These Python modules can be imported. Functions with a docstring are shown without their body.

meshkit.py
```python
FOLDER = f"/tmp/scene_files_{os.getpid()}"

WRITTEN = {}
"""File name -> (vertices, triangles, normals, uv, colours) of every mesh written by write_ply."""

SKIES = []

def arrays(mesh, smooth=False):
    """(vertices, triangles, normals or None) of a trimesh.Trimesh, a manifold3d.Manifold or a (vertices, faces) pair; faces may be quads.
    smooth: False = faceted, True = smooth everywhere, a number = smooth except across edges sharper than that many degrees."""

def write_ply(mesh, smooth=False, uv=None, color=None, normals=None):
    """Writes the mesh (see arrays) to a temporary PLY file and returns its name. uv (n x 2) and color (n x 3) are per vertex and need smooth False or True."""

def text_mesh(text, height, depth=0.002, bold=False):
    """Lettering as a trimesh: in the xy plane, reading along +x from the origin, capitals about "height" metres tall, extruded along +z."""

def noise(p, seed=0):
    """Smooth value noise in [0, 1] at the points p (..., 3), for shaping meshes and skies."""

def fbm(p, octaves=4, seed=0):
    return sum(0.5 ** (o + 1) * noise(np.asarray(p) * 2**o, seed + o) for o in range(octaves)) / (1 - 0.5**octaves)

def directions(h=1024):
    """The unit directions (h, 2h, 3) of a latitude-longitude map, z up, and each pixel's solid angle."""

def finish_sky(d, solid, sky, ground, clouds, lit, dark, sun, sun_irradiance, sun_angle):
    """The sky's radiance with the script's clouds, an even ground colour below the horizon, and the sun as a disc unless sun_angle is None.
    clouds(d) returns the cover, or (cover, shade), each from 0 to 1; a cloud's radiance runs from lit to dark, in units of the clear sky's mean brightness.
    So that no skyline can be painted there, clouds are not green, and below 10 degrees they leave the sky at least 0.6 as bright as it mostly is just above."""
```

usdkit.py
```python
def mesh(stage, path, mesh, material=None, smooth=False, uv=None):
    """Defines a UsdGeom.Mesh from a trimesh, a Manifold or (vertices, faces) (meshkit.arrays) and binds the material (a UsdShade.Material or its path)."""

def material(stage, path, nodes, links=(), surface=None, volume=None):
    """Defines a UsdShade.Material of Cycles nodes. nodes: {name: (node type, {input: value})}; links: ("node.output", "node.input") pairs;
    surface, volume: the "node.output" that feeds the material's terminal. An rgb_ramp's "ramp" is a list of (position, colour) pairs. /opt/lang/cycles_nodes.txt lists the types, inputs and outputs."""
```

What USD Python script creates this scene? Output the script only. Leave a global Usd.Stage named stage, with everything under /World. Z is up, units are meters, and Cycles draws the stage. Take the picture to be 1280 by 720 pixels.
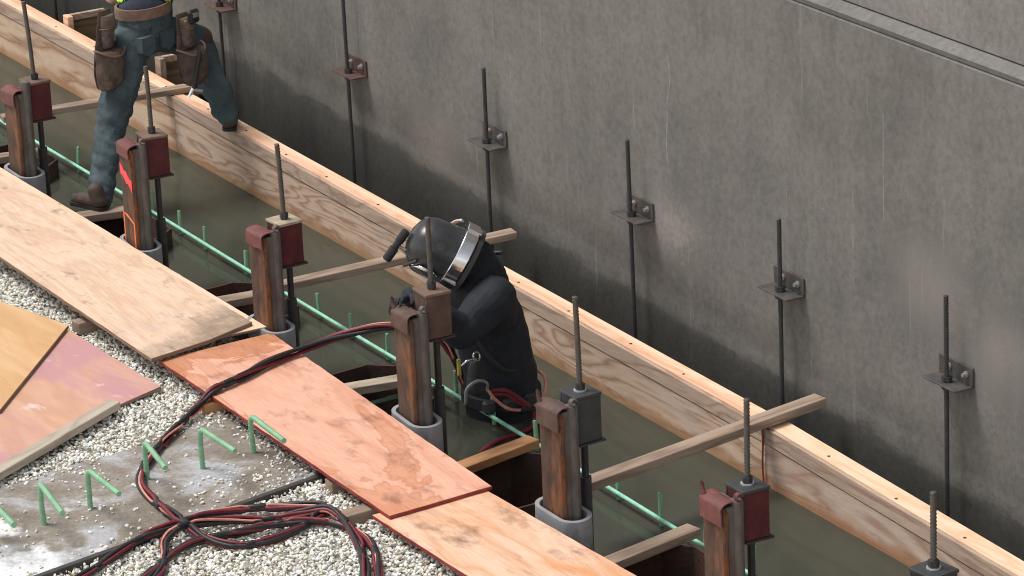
import math, random
import numpy as np, trimesh, shapely
import manifold3d as m3
from shapely.geometry import Polygon, LineString, box as sbox
import usdkit, meshkit
from pxr import Usd, UsdGeom, UsdLux, UsdShade, Gf, Sdf, Vt

stage = Usd.Stage.CreateInMemory()
UsdGeom.SetStageUpAxis(stage, 'Z')
UsdGeom.Xform.Define(stage, '/World'); UsdGeom.Scope.Define(stage, '/World/Looks')
# ---------------------------------------------------------------- camera (x across the trench, y along it, z up)
cam = UsdGeom.Camera.Define(stage, '/World/camera')
CAM_POS = (-7.306, -14.280, 7.148)
RIGHT, UP, BACK = (0.86386, -0.50195, -0.04231), (0.20436, 0.27246, 0.94021), (-0.46041, -0.82086, 0.33794)
cam.AddTransformOp().Set(Gf.Matrix4d(*RIGHT, 0, *UP, 0, *BACK, 0, *CAM_POS, 1))
cam.CreateHorizontalApertureAttr(36.0); cam.CreateFocalLengthAttr(36.0 * 4700 / 1280)
cam.CreateClippingRangeAttr(Gf.Vec2f(0.1, 3000)); cam.CreateExposureAttr(1.12)
# ---------------------------------------------------------------- sky and a soft overcast sun
SUN_EL, SUN_AZ = math.radians(66), math.radians(312)      # azimuth = atan2(x, y) of the direction towards the sun
dome = UsdLux.DomeLight.Define(stage, '/World/sky')
sky = usdkit.material(stage, '/World/Looks/sky_look', {
    's': ('sky_texture', {'sky_type': 'single_scattering', 'sun_disc': False, 'sun_elevation': SUN_EL, 'sun_rotation': SUN_AZ}),
    'bw': ('rgb_to_bw', {}), 'co': ('combine_color', {}),
    'tint': ('mix', {'mix_type': 'multiply', 'fac': 1.0, 'color2': (1.03, 1.0, 0.975)}),
    'n': ('noise_texture', {'scale': 1.6, 'detail': 5.0}), 'tc': ('texture_coordinate', {}),
    'r': ('rgb_ramp', {'ramp': [(0.3, (0.78,) * 3), (0.7, (0.97,) * 3)]}),
    'm': ('mix', {}), 'b': ('background_shader', {'strength': 0.12})},
    [('s.color', 'bw.color'), ('bw.val', 'co.r'), ('bw.val', 'co.g'), ('bw.val', 'co.b'), ('co.color', 'tint.color1'), ('tc.generated', 'n.vector'), ('n.fac', 'r.fac'),
     ('r.color', 'm.fac'), ('s.color', 'm.color1'), ('tint.color', 'm.color2'), ('m.color', 'b.color')], surface='b.background')
UsdShade.MaterialBindingAPI.Apply(dome.GetPrim()).Bind(sky)
dome.GetPrim().SetCustomDataByKey('kind', 'structure')
sun = UsdLux.DistantLight.Define(stage, '/World/sun')
sun.CreateIntensityAttr(0.40); sun.CreateAngleAttr(22.0); sun.CreateColorAttr(Gf.Vec3f(1.0, 0.965, 0.925)); sun.CreateNormalizeAttr(True)
sun.AddRotateZOp().Set(-math.degrees(SUN_AZ)); sun.AddRotateXOp().Set(-(90 - math.degrees(SUN_EL)))

# ---------------------------------------------------------------- helpers
rng = random.Random(7); nr = np.random.default_rng(7)
used = {}
def numbered(parent, name):
    k = (str(parent), name); used[k] = used.get(k, -1) + 1
    return name if used[k] == 0 else f'{name}_{used[k]:03d}'
def keys(p, **kw):
    for k, v in kw.items():
        if v: p.SetCustomDataByKey(k, v)
def thing(name, label, cat, loc=(0, 0, 0), rz=0.0, group=None):
    x = UsdGeom.Xform.Define(stage, '/World/' + numbered('/World', name))
    x.AddTranslateOp().Set(Gf.Vec3d(*map(float, loc)))
    if rz: x.AddRotateZOp().Set(math.degrees(rz))
    keys(x.GetPrim(), label=label, category=cat, group=group)
    return x.GetPrim()
def part(parent, name, mesh, mat, smooth=False, label=None, kind=None):
    pp = parent.GetPath()
    p = usdkit.mesh(stage, f'{pp}/{numbered(pp, name)}', mesh, MATS[mat], smooth=smooth).GetPrim()
    keys(p, label=label, kind=kind)
    return p
def single(name, label, cat, mesh, mat, smooth=False, group=None, kind=None):
    p = usdkit.mesh(stage, '/World/' + numbered('/World', name), mesh, MATS[mat], smooth=smooth).GetPrim()
    keys(p, label=label, category=cat, group=group, kind=kind)
    return p
def copy_of(src, name, label, loc, rz=0.0, group=None):
    c = src.GetCustomData()
    t = thing(name, label, c['category'], loc, rz, group or c.get('group'))
    t.GetReferences().AddInternalReference(src.GetPath()); t.SetInstanceable(True)
    return t
cat_ = trimesh.util.concatenate
def T(m, x=0, y=0, z=0): m.apply_translation((x, y, z)); return m
def rot(m, ang, axis, pt=(0, 0, 0)): m.apply_transform(trimesh.transformations.rotation_matrix(ang, axis, pt)); return m
def hull(pts): return trimesh.convex.convex_hull(np.asarray(pts, float))
def rbox(x0, x1, y0, y1, z0, z1, r=0.004):
    pts = []
    for sx in (0, 1):
        for sy in (0, 1):
            for sz in (0, 1):
                c = np.array([x1 if sx else x0, y1 if sy else y0, z1 if sz else z0]); s = np.array([1 - 2 * sx, 1 - 2 * sy, 1 - 2 * sz]) * r
                for k in range(3):
                    d = s.copy(); d[k] = 0; pts.append(c + d)
    return hull(pts)
def beam(a, b, w, h, r=0.003, up=(0, 0, 1), sub=0):
    """a board with its long axis from a to b, w wide and h thick (along up)"""
    a, b = np.array(a, float), np.array(b, float); L = np.linalg.norm(b - a); y = (b - a) / L
    x = np.cross(y, up); x /= np.linalg.norm(x); z = np.cross(x, y)
    m = rbox(-w / 2, w / 2, 0, L, -h / 2, h / 2, r)
    M = np.eye(4); M[:3, 0], M[:3, 1], M[:3, 2], M[:3, 3] = x, y, z, a
    m.apply_transform(M); return m
def catmull(pts, n=8):
    p = np.asarray(pts, float); p = np.vstack([2 * p[0] - p[1], p, 2 * p[-1] - p[-2]]); out = []
    for i in range(1, len(p) - 2):
        t = np.linspace(0, 1, n, endpoint=False)[:, None]; a, b, c, d = p[i - 1:i + 3]
        out.append(0.5 * (2 * b + (c - a) * t + (2 * a - 5 * b + 4 * c - d) * t ** 2 + (3 * b - a - 3 * c + d) * t ** 3))
    return np.vstack(out + [p[-2:-1]])
def frames(path):
    p = np.asarray(path, float); t = np.gradient(p, axis=0); t /= np.linalg.norm(t, axis=1, keepdims=True)
    n = np.cross(t[0], (0.31, 0.2, 0.93)); n /= np.linalg.norm(n); N = [n]
    for k in range(1, len(p)):
        n = N[-1] - t[k] * (N[-1] @ t[k]); N.append(n / np.linalg.norm(n))
    N = np.array(N); return p, t, N, np.cross(t, N)
def tube(path, r, n=8):
    p, t, N, B = frames(path); r = np.broadcast_to(r, len(p)); a = np.arange(n) / n * 2 * np.pi
    v = p[:, None] + r[:, None, None] * (np.cos(a)[None, :, None] * N[:, None] + np.sin(a)[None, :, None] * B[:, None])
    k = len(p); v = np.vstack([v.reshape(-1, 3), p[:1], p[-1:]]); f = []
    for i in range(k - 1):
        for j in range(n):
            q = i * n + j, i * n + (j + 1) % n, (i + 1) * n + (j + 1) % n, (i + 1) * n + j
            f += [(q[0], q[1], q[2]), (q[0], q[2], q[3])]
    for j in range(n):
        f += [(k * n, (j + 1) % n, j), (k * n + 1, (k - 1) * n + j, (k - 1) * n + (j + 1) % n)]
    return trimesh.Trimesh(v, f, process=False)
def cyl(a, b, r, n=16): return tube([np.array(a, float), np.array(b, float)], r, n)
def threadrod(z0, z1, r, pitch=0.016, n=12, bend=0.0):
    """a screw-threaded bar: a raised helical rib round the core, slightly bent"""
    k = max(int((z1 - z0) / pitch * 4), 4); z = np.linspace(z0, z1, k); a = np.arange(n) / n * 2 * np.pi
    ph = 2 * np.pi * z[:, None] / pitch + a[None, :]
    rr = r * (0.93 + 0.12 * np.clip(np.sin(ph) * 1.4, -0.6, 1)); off = bend * ((z - z0) / max(z1 - z0, 1e-6)) ** 2
    v = np.stack([rr * np.cos(a) + off[:, None], rr * np.sin(a), np.broadcast_to(z[:, None], rr.shape)], -1).reshape(-1, 3)
    v = np.vstack([v, [[0, 0, z0], [off[-1], 0, z1]]]); f = []
    for i in range(k - 1):
        for j in range(n):
            q = i * n + j, i * n + (j + 1) % n, (i + 1) * n + (j + 1) % n, (i + 1) * n + j
            f += [(q[0], q[1], q[2]), (q[0], q[2], q[3])]
    for j in range(n): f += [(k * n, (j + 1) % n, j), (k * n + 1, (k - 1) * n + j, (k - 1) * n + (j + 1) % n)]
    return trimesh.Trimesh(v, f, process=False)
def extr(poly, h): return trimesh.creation.extrude_polygon(poly, h, engine='earcut')
def flat(poly, z):
    if hasattr(poly, 'geoms'): return trimesh.util.concatenate([flat(g, z) for g in poly.geoms if g.area > 1e-6])
    v, f = trimesh.creation.triangulate_polygon(poly, engine='earcut')
    m = trimesh.Trimesh(np.column_stack([v, np.full(len(v), z)]), f, process=False)
    if m.face_normals[:, 2].mean() < 0: m.invert()
    return m
def hexnut(x, y, z0, z1, r): return hull([(x + r * math.cos(k * math.pi / 3 + .3), y + r * math.sin(k * math.pi / 3 + .3), z) for k in range(6) for z in (z0, z1)])
def from_man(M): q = M.to_mesh(); return trimesh.Trimesh(q.vert_properties[:, :3], q.tri_verts, process=True)
def to_man(m): return m3.Manifold(m3.Mesh(np.asarray(m.vertices, np.float32), np.asarray(m.faces, np.uint32)))
SPH = {}
def sphere_pts(c, r, s=(1, 1, 1)):
    if 'u' not in SPH: SPH['u'] = trimesh.creation.icosphere(2).vertices
    return np.asarray(c, float) + SPH['u'] * r * np.array(s)
def flesh(chains, edge=0.02, it=10, grow=0.0, extra=(), wrinkle=0.0, wscale=14, seed=0):
    """one continuous smooth surface: hulls of neighbouring joint spheres, joined, refined and smoothed. chain items: (point, radius[, scale])"""
    ms = []
    for ch in chains:
        ch = [(c[0], c[1] + grow, c[2] if len(c) > 2 else (1, 1, 1)) for c in ch]
        for a, b in zip(ch[:-1], ch[1:]): ms.append(m3.Manifold.hull_points(np.vstack([sphere_pts(*a), sphere_pts(*b)])))
    ms += list(extra)
    M = m3.Manifold.batch_boolean(ms, m3.OpType.Add).refine_to_length(edge)
    t = from_man(M); v0 = t.vertices.copy(); trimesh.smoothing.filter_taubin(t, lamb=0.5, nu=0.52, iterations=it)
    far = np.linalg.norm(t.vertices - v0, axis=1) > 0.02; v1 = t.vertices.copy(); v1[far] = v0[far]; t.vertices = v1
    if wrinkle:
        d = meshkit.fbm(t.vertices * wscale, 3, seed) - 0.5
        t.vertices = t.vertices + t.vertex_normals * (d * wrinkle)[:, None]
    return t

# ---------------------------------------------------------------- materials (real base colours, linear)
MATS = {}
def mat(name, nodes, links, surface='p.BSDF', **k): MATS[name] = usdkit.material(stage, '/World/Looks/' + name, nodes, links, surface=surface, **k); return name
def plain(name, c, rough=0.6, var=0.35, scale=9.0, metal=0.0, bump=0.15, bdist=0.004, c2=None, thr=(0.45, 0.65), spec=0.4, stretch=(1, 1, 1), loc=(0, 0, 0), coat=0.0):
    """a colour that varies softly, optionally patched with a second one (rust, dirt), with fine relief"""
    c = np.array(c); nodes = {'tc': ('texture_coordinate', {}), 'mp': ('mapping', {'scale': stretch, 'location': loc}),
        'n': ('noise_texture', {'scale': scale, 'detail': 6.0, 'roughness': 0.65}), 'r': ('rgb_ramp', {'ramp': [(0.3, c * (1 - var)), (0.7, np.minimum(c * (1 + var), 0.95))]}),
        'f': ('noise_texture', {'scale': scale * 9, 'detail': 3.0}), 'bp': ('bump', {'strength': bump, 'distance': bdist}),
        'p': ('principled_bsdf', {'roughness': rough, 'metallic': metal, 'specular_ior_level': spec, 'coat_weight': coat})}
    links = [('tc.object', 'mp.vector'), ('mp.vector', 'n.vector'), ('mp.vector', 'f.vector'), ('n.fac', 'r.fac'), ('f.fac', 'bp.height'), ('bp.normal', 'p.normal')]
    out = 'r.color'
    if c2 is not None:
        nodes.update({'n2': ('noise_texture', {'scale': scale * 0.55, 'detail': 7.0, 'roughness': 0.7, 'distortion': 0.4}), 'm2': ('mapping', {'location': (3.1 + loc[0], 7.7, 1.3), 'scale': stretch}),
                      'r2': ('rgb_ramp', {'ramp': [(thr[0], (0,) * 3), (thr[1], (1,) * 3)]}), 'mx': ('mix', {'color2': c2})})
        links += [('tc.object', 'm2.vector'), ('m2.vector', 'n2.vector'), ('n2.fac', 'r2.fac'), ('r2.color', 'mx.fac'), (out, 'mx.color1')]; out = 'mx.color'
    return mat(name, nodes, links + [(out, 'p.base_color')])
def wood(name, light, dark, stain=None, sthr=(0.52, 0.72), loc=(0, 0, 0), along='y', grain=7.0, smudge=(0.06, 0.05, 0.045), smthr=(0.63, 0.74), rough=0.65, spread=1.0, contrast=1.0, sscale=2.2, fine=0.35, dirt=False, ring=False, low=None, smscale=7.0, dirt2=False):
    """flat-sawn wood: contour lines of a noise stretched along the board, fibres, stains and dark smudges"""
    st = {'y': (1, 0.16, 1), 'x': (0.16, 1, 1)}[along]; light, dark = np.array(light), np.array(dark)
    mid = light * 0.6 + dark * 0.4
    nodes = {'tc': ('texture_coordinate', {}), 'mp': ('mapping', {'scale': tuple(np.array(st) * 3.4 * spread), 'location': loc}),
        'n': ('noise_texture', {'scale': 1.0, 'detail': 4.5, 'roughness': 0.5, 'distortion': 0.5}), 'k': ('math', {'math_type': 'multiply', 'value2': grain}), 'fr': ('math', {'math_type': 'pingpong', 'value2': 0.5}),
        'r': ('rgb_ramp', {'ramp': [(0.0, dark + (mid - dark) * (1 - contrast)), (0.16, mid), (0.36, light), (0.5, light)]}),
        'mf': ('mapping', {'scale': tuple(np.array(st) ** 1.6 * 160)}), 'fb': ('noise_texture', {'scale': 1.0, 'detail': 3.0}), 'fm': ('mix', {'mix_type': 'multiply', 'fac': fine}),
        'fr2': ('rgb_ramp', {'ramp': [(0.3, (0.62, 0.58, 0.55)), (0.65, (1.12,) * 3)]}),
        'ms': ('mapping', {'location': (loc[1] + 5, loc[0], 2.2), 'scale': tuple(np.array(st) ** 0.35)}),
        'sm': ('noise_texture', {'scale': smscale, 'detail': 6.0, 'roughness': 0.68}), 'sr': ('rgb_ramp', {'ramp': [(smthr[0], (0,) * 3), (smthr[1], (0.8,) * 3)]}), 'mx': ('mix', {'color2': smudge}),
        'bp': ('bump', {'strength': 0.25, 'distance': 0.003}), 'p': ('principled_bsdf', {'roughness': rough, 'specular_ior_level': 0.3})}
    links = [('tc.object', 'mp.vector'), ('mp.vector', 'n.vector'), ('n.fac', 'k.value1'), ('k.value', 'fr.value1'), ('fr.value', 'r.fac'), ('tc.object', 'mf.vector'), ('mf.vector', 'fb.vector'), ('fb.fac', 'fr2.fac'),
             ('fr2.color', 'fm.color2'), ('tc.object', 'ms.vector'), ('ms.vector', 'sm.vector'), ('sm.fac', 'sr.fac'), ('sr.color', 'mx.fac'), ('fb.fac', 'bp.height'), ('bp.normal', 'p.normal'), ('fm.color', 'mx.color1'), ('mx.color', 'p.base_color')]
    out = 'r.color'
    if stain is not None:
        nodes.update({'s': ('noise_texture', {'scale': sscale, 'detail': 5.0, 'roughness': 0.6, 'distortion': 0.8}), 'sr1': ('rgb_ramp', {'ramp': [(sthr[0], (0,) * 3), (sthr[0] + 0.012, (0.8,) * 3), (sthr[0] + 0.035, (0.38,) * 3), (sthr[1], (0.85,) * 3)] if ring else [(sthr[0], (0,) * 3), (sthr[1], (0.85,) * 3)]}), 'sx': ('mix', {'color2': stain})})
        links += [('ms.vector', 's.vector'), ('s.fac', 'sr1.fac'), ('sr1.color', 'sx.fac'), (out, 'sx.color1')]; out = 'sx.color'
    if low:        # damp orange-brown tide mark along the water line
        nodes.update({'lx': ('separate_xyz', {}), 'ln': ('noise_texture', {'scale': 3.5, 'detail': 6.0, 'roughness': 0.65}), 'lm': ('math', {'math_type': 'multiply_add', 'value2': 0.16}), 'lr': ('rgb_ramp', {'ramp': [(0.09, (0.8,) * 3), (0.125, (0.55,) * 3), (0.15, (0,) * 3)]}), 'lc': ('mix', {'color2': low})})
        links += [('tc.object', 'lx.vector'), ('tc.object', 'ln.vector'), ('ln.fac', 'lm.value1'), ('lx.z', 'lm.value3'), ('lm.value', 'lr.fac'), ('lr.color', 'lc.fac'), (out, 'lc.color1')]; out = 'lc.color'
    if dirt2:      # orange-brown soaking of the far end
        nodes.update({'ex': ('separate_xyz', {}), 'ey': ('math', {'math_type': 'multiply_add', 'value2': 0.75, 'value3': -0.78}), 'ea': ('math', {'math_type': 'add'}), 'en': ('noise_texture', {'scale': 2.6, 'detail': 6.0, 'roughness': 0.6, 'distortion': 0.6}), 'er': ('rgb_ramp', {'ramp': [(0.50, (0,) * 3), (0.515, (0.85,) * 3), (0.56, (0.6,) * 3), (0.8, (0.8,) * 3)]}), 'em': ('mix', {'color2': (0.42, 0.16, 0.065)})})
        links += [('tc.object', 'ex.vector'), ('ex.y', 'ey.value1'), ('tc.object', 'en.vector'), ('en.fac', 'ea.value1'), ('ey.value', 'ea.value2'), ('ea.value', 'er.fac'), ('er.color', 'em.fac'), (out, 'em.color1')]; out = 'em.color'
    if dirt:       # grey weathering of the trodden end and long edge
        nodes.update({'dx': ('separate_xyz', {}), 'dy': ('math', {'math_type': 'multiply_add', 'value2': -0.95, 'value3': -1.36}), 'dxx': ('math', {'math_type': 'multiply_add', 'value2': 0.75}), 'da': ('math', {'math_type': 'add'}), 'dn': ('noise_texture', {'scale': 5.0, 'detail': 7.0, 'roughness': 0.7}), 'dr': ('rgb_ramp', {'ramp': [(0.48, (0,) * 3), (0.85, (0.7,) * 3)]}), 'dm': ('mix', {'color2': (0.15, 0.115, 0.085)})})
        links += [('tc.object', 'dx.vector'), ('dx.y', 'dy.value1'), ('dx.x', 'dxx.value1'), ('dy.value', 'dxx.value3'), ('tc.object', 'dn.vector'), ('dn.fac', 'da.value1'), ('dxx.value', 'da.value2'), ('da.value', 'dr.fac'), ('dr.color', 'dm.fac'), (out, 'dm.color1')]; out = 'dm.color'
    return mat(name, nodes, links + [(out, 'fm.color1')])

# concrete retaining wall: streaks, blotches, pale specks, lime runs and a wet dark foot
def wall_material(name, base, wet=True):
    b = np.array(base)
    nodes = {'g': ('geometry', {}), 'n1': ('noise_texture', {'scale': 1.3, 'detail': 7.0, 'roughness': 0.62}), 'r1': ('rgb_ramp', {'ramp': [(0.28, b * 0.72), (0.5, b), (0.72, b * 1.22)]}),
        'ms': ('mapping', {'scale': (1, 4.0, 0.30)}), 'n2': ('noise_texture', {'scale': 1.6, 'detail': 5.0, 'roughness': 0.6}), 'r2': ('rgb_ramp', {'ramp': [(0.3, (0.88, 0.88, 0.86)), (0.5, (1.0, 0.99, 0.98)), (0.75, (1.12, 1.08, 1.06))]}), 'mu': ('mix', {'mix_type': 'multiply', 'fac': 0.8}),
        'v': ('voronoi_texture', {'scale': 34.0}), 'vr': ('rgb_ramp', {'ramp': [(0.0, (1.0,) * 3), (0.075, (1.0,) * 3), (0.11, (0,) * 3)]}), 'wn': ('noise_texture', {'scale': 2.7, 'detail': 2.0}), 'wr': ('rgb_ramp', {'ramp': [(0.55, (0,) * 3), (0.68, (0.75,) * 3)]}),
        'vm': ('mix', {'mix_type': 'multiply', 'fac': 1.0}), 'sp': ('mix', {'color2': b * 2.1}),
        'n3': ('noise_texture', {'scale': 26.0, 'detail': 6.0, 'roughness': 0.7}), 'r3': ('rgb_ramp', {'ramp': [(0.32, (0.72,) * 3), (0.6, (1.12,) * 3)]}), 'm3': ('mix', {'mix_type': 'multiply', 'fac': 0.72}),
        'ml': ('mapping', {'scale': (1, 9.0, 0.35), 'location': (0, 3.3, 1.0)}), 'nl': ('noise_texture', {'scale': 2.2, 'detail': 3.0, 'roughness': 0.5}), 'rl': ('rgb_ramp', {'ramp': [(0.685, (0,) * 3), (0.72, (0.45,) * 3), (0.735, (0,) * 3)]}), 'ml2': ('mix', {'color2': b * 1.9}),
        'bp': ('bump', {'strength': 0.35, 'distance': 0.006}), 'p': ('principled_bsdf', {'roughness': 0.8, 'specular_ior_level': 0.3})}
    links = [('g.position', 'n1.vector'), ('n1.fac', 'r1.fac'), ('g.position', 'ms.vector'), ('ms.vector', 'n2.vector'), ('n2.fac', 'r2.fac'), ('r1.color', 'mu.color1'), ('r2.color', 'mu.color2'), ('g.position', 'v.vector'), ('v.distance', 'vr.fac'), ('g.position', 'wn.vector'), ('wn.fac', 'wr.fac'),
             ('vr.color', 'vm.color1'), ('wr.color', 'vm.color2'), ('vm.color', 'sp.fac'), ('g.position', 'n3.vector'), ('n3.fac', 'r3.fac'), ('mu.color', 'm3.color1'), ('r3.color', 'm3.color2'), ('m3.color', 'sp.color1'), ('g.position', 'ml.vector'), ('ml.vector', 'nl.vector'), ('nl.fac', 'rl.fac'), ('rl.color', 'ml2.fac'), ('sp.color', 'ml2.color1'),
             ('n3.fac', 'bp.height'), ('bp.normal', 'p.normal')]
    nodes.update({'bh': ('voronoi_texture', {'scale': 17.0}), 'bhr': ('rgb_ramp', {'ramp': [(0.0, (0.85,) * 3), (0.05, (0.8,) * 3), (0.075, (0,) * 3)]}), 'bw': ('noise_texture', {'scale': 3.3, 'detail': 2.0}), 'bwr': ('rgb_ramp', {'ramp': [(0.5, (0,) * 3), (0.6, (1,) * 3)]}), 'bm': ('mix', {'mix_type': 'multiply', 'fac': 1.0}), 'bx': ('mix', {'color2': b * 0.35})})
    links += [('g.position', 'bh.vector'), ('bh.distance', 'bhr.fac'), ('g.position', 'bw.vector'), ('bw.fac', 'bwr.fac'), ('bhr.color', 'bm.color1'), ('bwr.color', 'bm.color2'), ('bm.color', 'bx.fac'), ('ml2.color', 'bx.color1')]
    out = 'bx.color'
    for k, (py, pz, rad, amt) in enumerate(((1.38, 0.82, 0.30, 0.6), (-0.90, 1.13, 0.40, 0.32), (-1.40, 0.98, 0.40, 0.32), (3.95, 0.62, 0.35, 0.4))) if wet else ():     # pale scuffed patches
        nodes.update({f'q{k}a': ('mapping', {'location': (0, -py, -pz * 1.5), 'scale': (0, 1, 1.5)}), f'q{k}b': ('vector_math', {'math_type': 'length'}), f'q{k}c': ('math', {'math_type': 'multiply_add', 'value2': 0.9, 'value3': -0.45}), f'q{k}d': ('math', {'math_type': 'add'}), f'q{k}r': ('rgb_ramp', {'ramp': [(0.02, (amt,) * 3), (rad, (0,) * 3)]}), f'q{k}m': ('mix', {'color2': b * (2.2, 2.05, 2.05)})})
        links += [('g.position', f'q{k}a.vector'), (f'q{k}a.vector', f'q{k}b.vector1'), ('n3.fac', f'q{k}c.value1'), (f'q{k}b.value', f'q{k}d.value1'), (f'q{k}c.value', f'q{k}d.value2'), (f'q{k}d.value', f'q{k}r.fac'), (f'q{k}r.color', f'q{k}m.fac'), (out, f'q{k}m.color1')]; out = f'q{k}m.color'
    if wet:
        nodes.update({'sx': ('separate_xyz', {}), 'mw2': ('mapping', {'scale': (1, 0.6, 1.6)}), 'nw': ('noise_texture', {'scale': 2.8, 'detail': 9.0, 'roughness': 0.72}), 'a1': ('math', {'math_type': 'multiply_add', 'value2': 0.30, 'value3': -0.15}), 'a2': ('math', {'math_type': 'add'}), 'sl': ('math', {'math_type': 'multiply_add', 'value2': -0.048}),
            'rw': ('rgb_ramp', {'ramp': [(0.05, (0.27, 0.28, 0.27)), (0.21, (0.36, 0.37, 0.355)), (0.255, (0.50, 0.50, 0.485)), (0.285, (0.78, 0.77, 0.75)), (0.345, (0.93, 0.92, 0.90)), (0.41, (0.78, 0.77, 0.75)), (0.47, (0.83, 0.82, 0.80)), (0.58, (0.98, 0.98, 0.97)), (0.75, (1.0, 1.0, 1.0))]}), 'mw': ('mix', {'mix_type': 'multiply', 'fac': 1.0})})
        links += [('g.position', 'sx.vector'), ('g.position', 'mw2.vector'), ('mw2.vector', 'nw.vector'), ('nw.fac', 'a1.value1'), ('a1.value', 'a2.value1'), ('sx.y', 'sl.value1'), ('sx.z', 'sl.value3'), ('sl.value', 'a2.value2'), ('a2.value', 'rw.fac'), ('rw.color', 'mw.color2'), (out, 'mw.color1')]; out = 'mw.color'
    return mat(name, nodes, links + [(out, 'p.base_color')])
wall_material('wall_concrete', (0.156, 0.148, 0.136))
wall_material('upper_concrete', (0.19, 0.178, 0.168), False)
wall_material('ledge_concrete', (0.148, 0.142, 0.135), False)
plain('lime', (0.21, 0.20, 0.185), 0.9, 0.3, 30)
# murky trench water: silt-laden, a little see-through, mirror-like at a low angle
mat('water_look', {'g': ('geometry', {}), 'n': ('noise_texture', {'scale': 1.1, 'detail': 4.0}), 'r': ('rgb_ramp', {'ramp': [(0.3, (0.050, 0.053, 0.039)), (0.7, (0.068, 0.070, 0.054))]}),
    'd': ('diffuse_bsdf', {}), 't': ('transparent_bsdf', {'color': (0.62, 0.72, 0.58)}), 'mx': ('mix_closure', {'fac': 0.27}), 'rp': ('noise_texture', {'scale': 7.0, 'detail': 3.0}), 'bp': ('bump', {'strength': 0.10, 'distance': 0.01}),
    'gl': ('glossy_bsdf', {'roughness': 0.12, 'color': (0.8, 0.82, 0.8)}), 'fr': ('fresnel', {'IOR': 1.33}), 'm2': ('mix_closure', {})},
    [('g.position', 'n.vector'), ('n.fac', 'r.fac'), ('r.color', 'd.color'), ('d.BSDF', 'mx.closure1'), ('t.BSDF', 'mx.closure2'), ('g.position', 'rp.vector'), ('rp.fac', 'bp.height'), ('bp.normal', 'gl.normal'), ('bp.normal', 'fr.normal'), ('fr.fac', 'm2.fac'), ('mx.closure', 'm2.closure1'), ('gl.BSDF', 'm2.closure2')], surface='m2.closure')
plain('mud', (0.05, 0.045, 0.035), 0.9, 0.4, 4)
plain('pit_soil', (0.022, 0.016, 0.012), 0.95, 0.5, 9, bump=0.5, bdist=0.02)
plain('gravel_bed', (0.42, 0.40, 0.34), 0.95, 0.4, 40, bump=0.8, bdist=0.01)
plain('earth', (0.16, 0.135, 0.105), 0.95, 0.35, 3)
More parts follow.
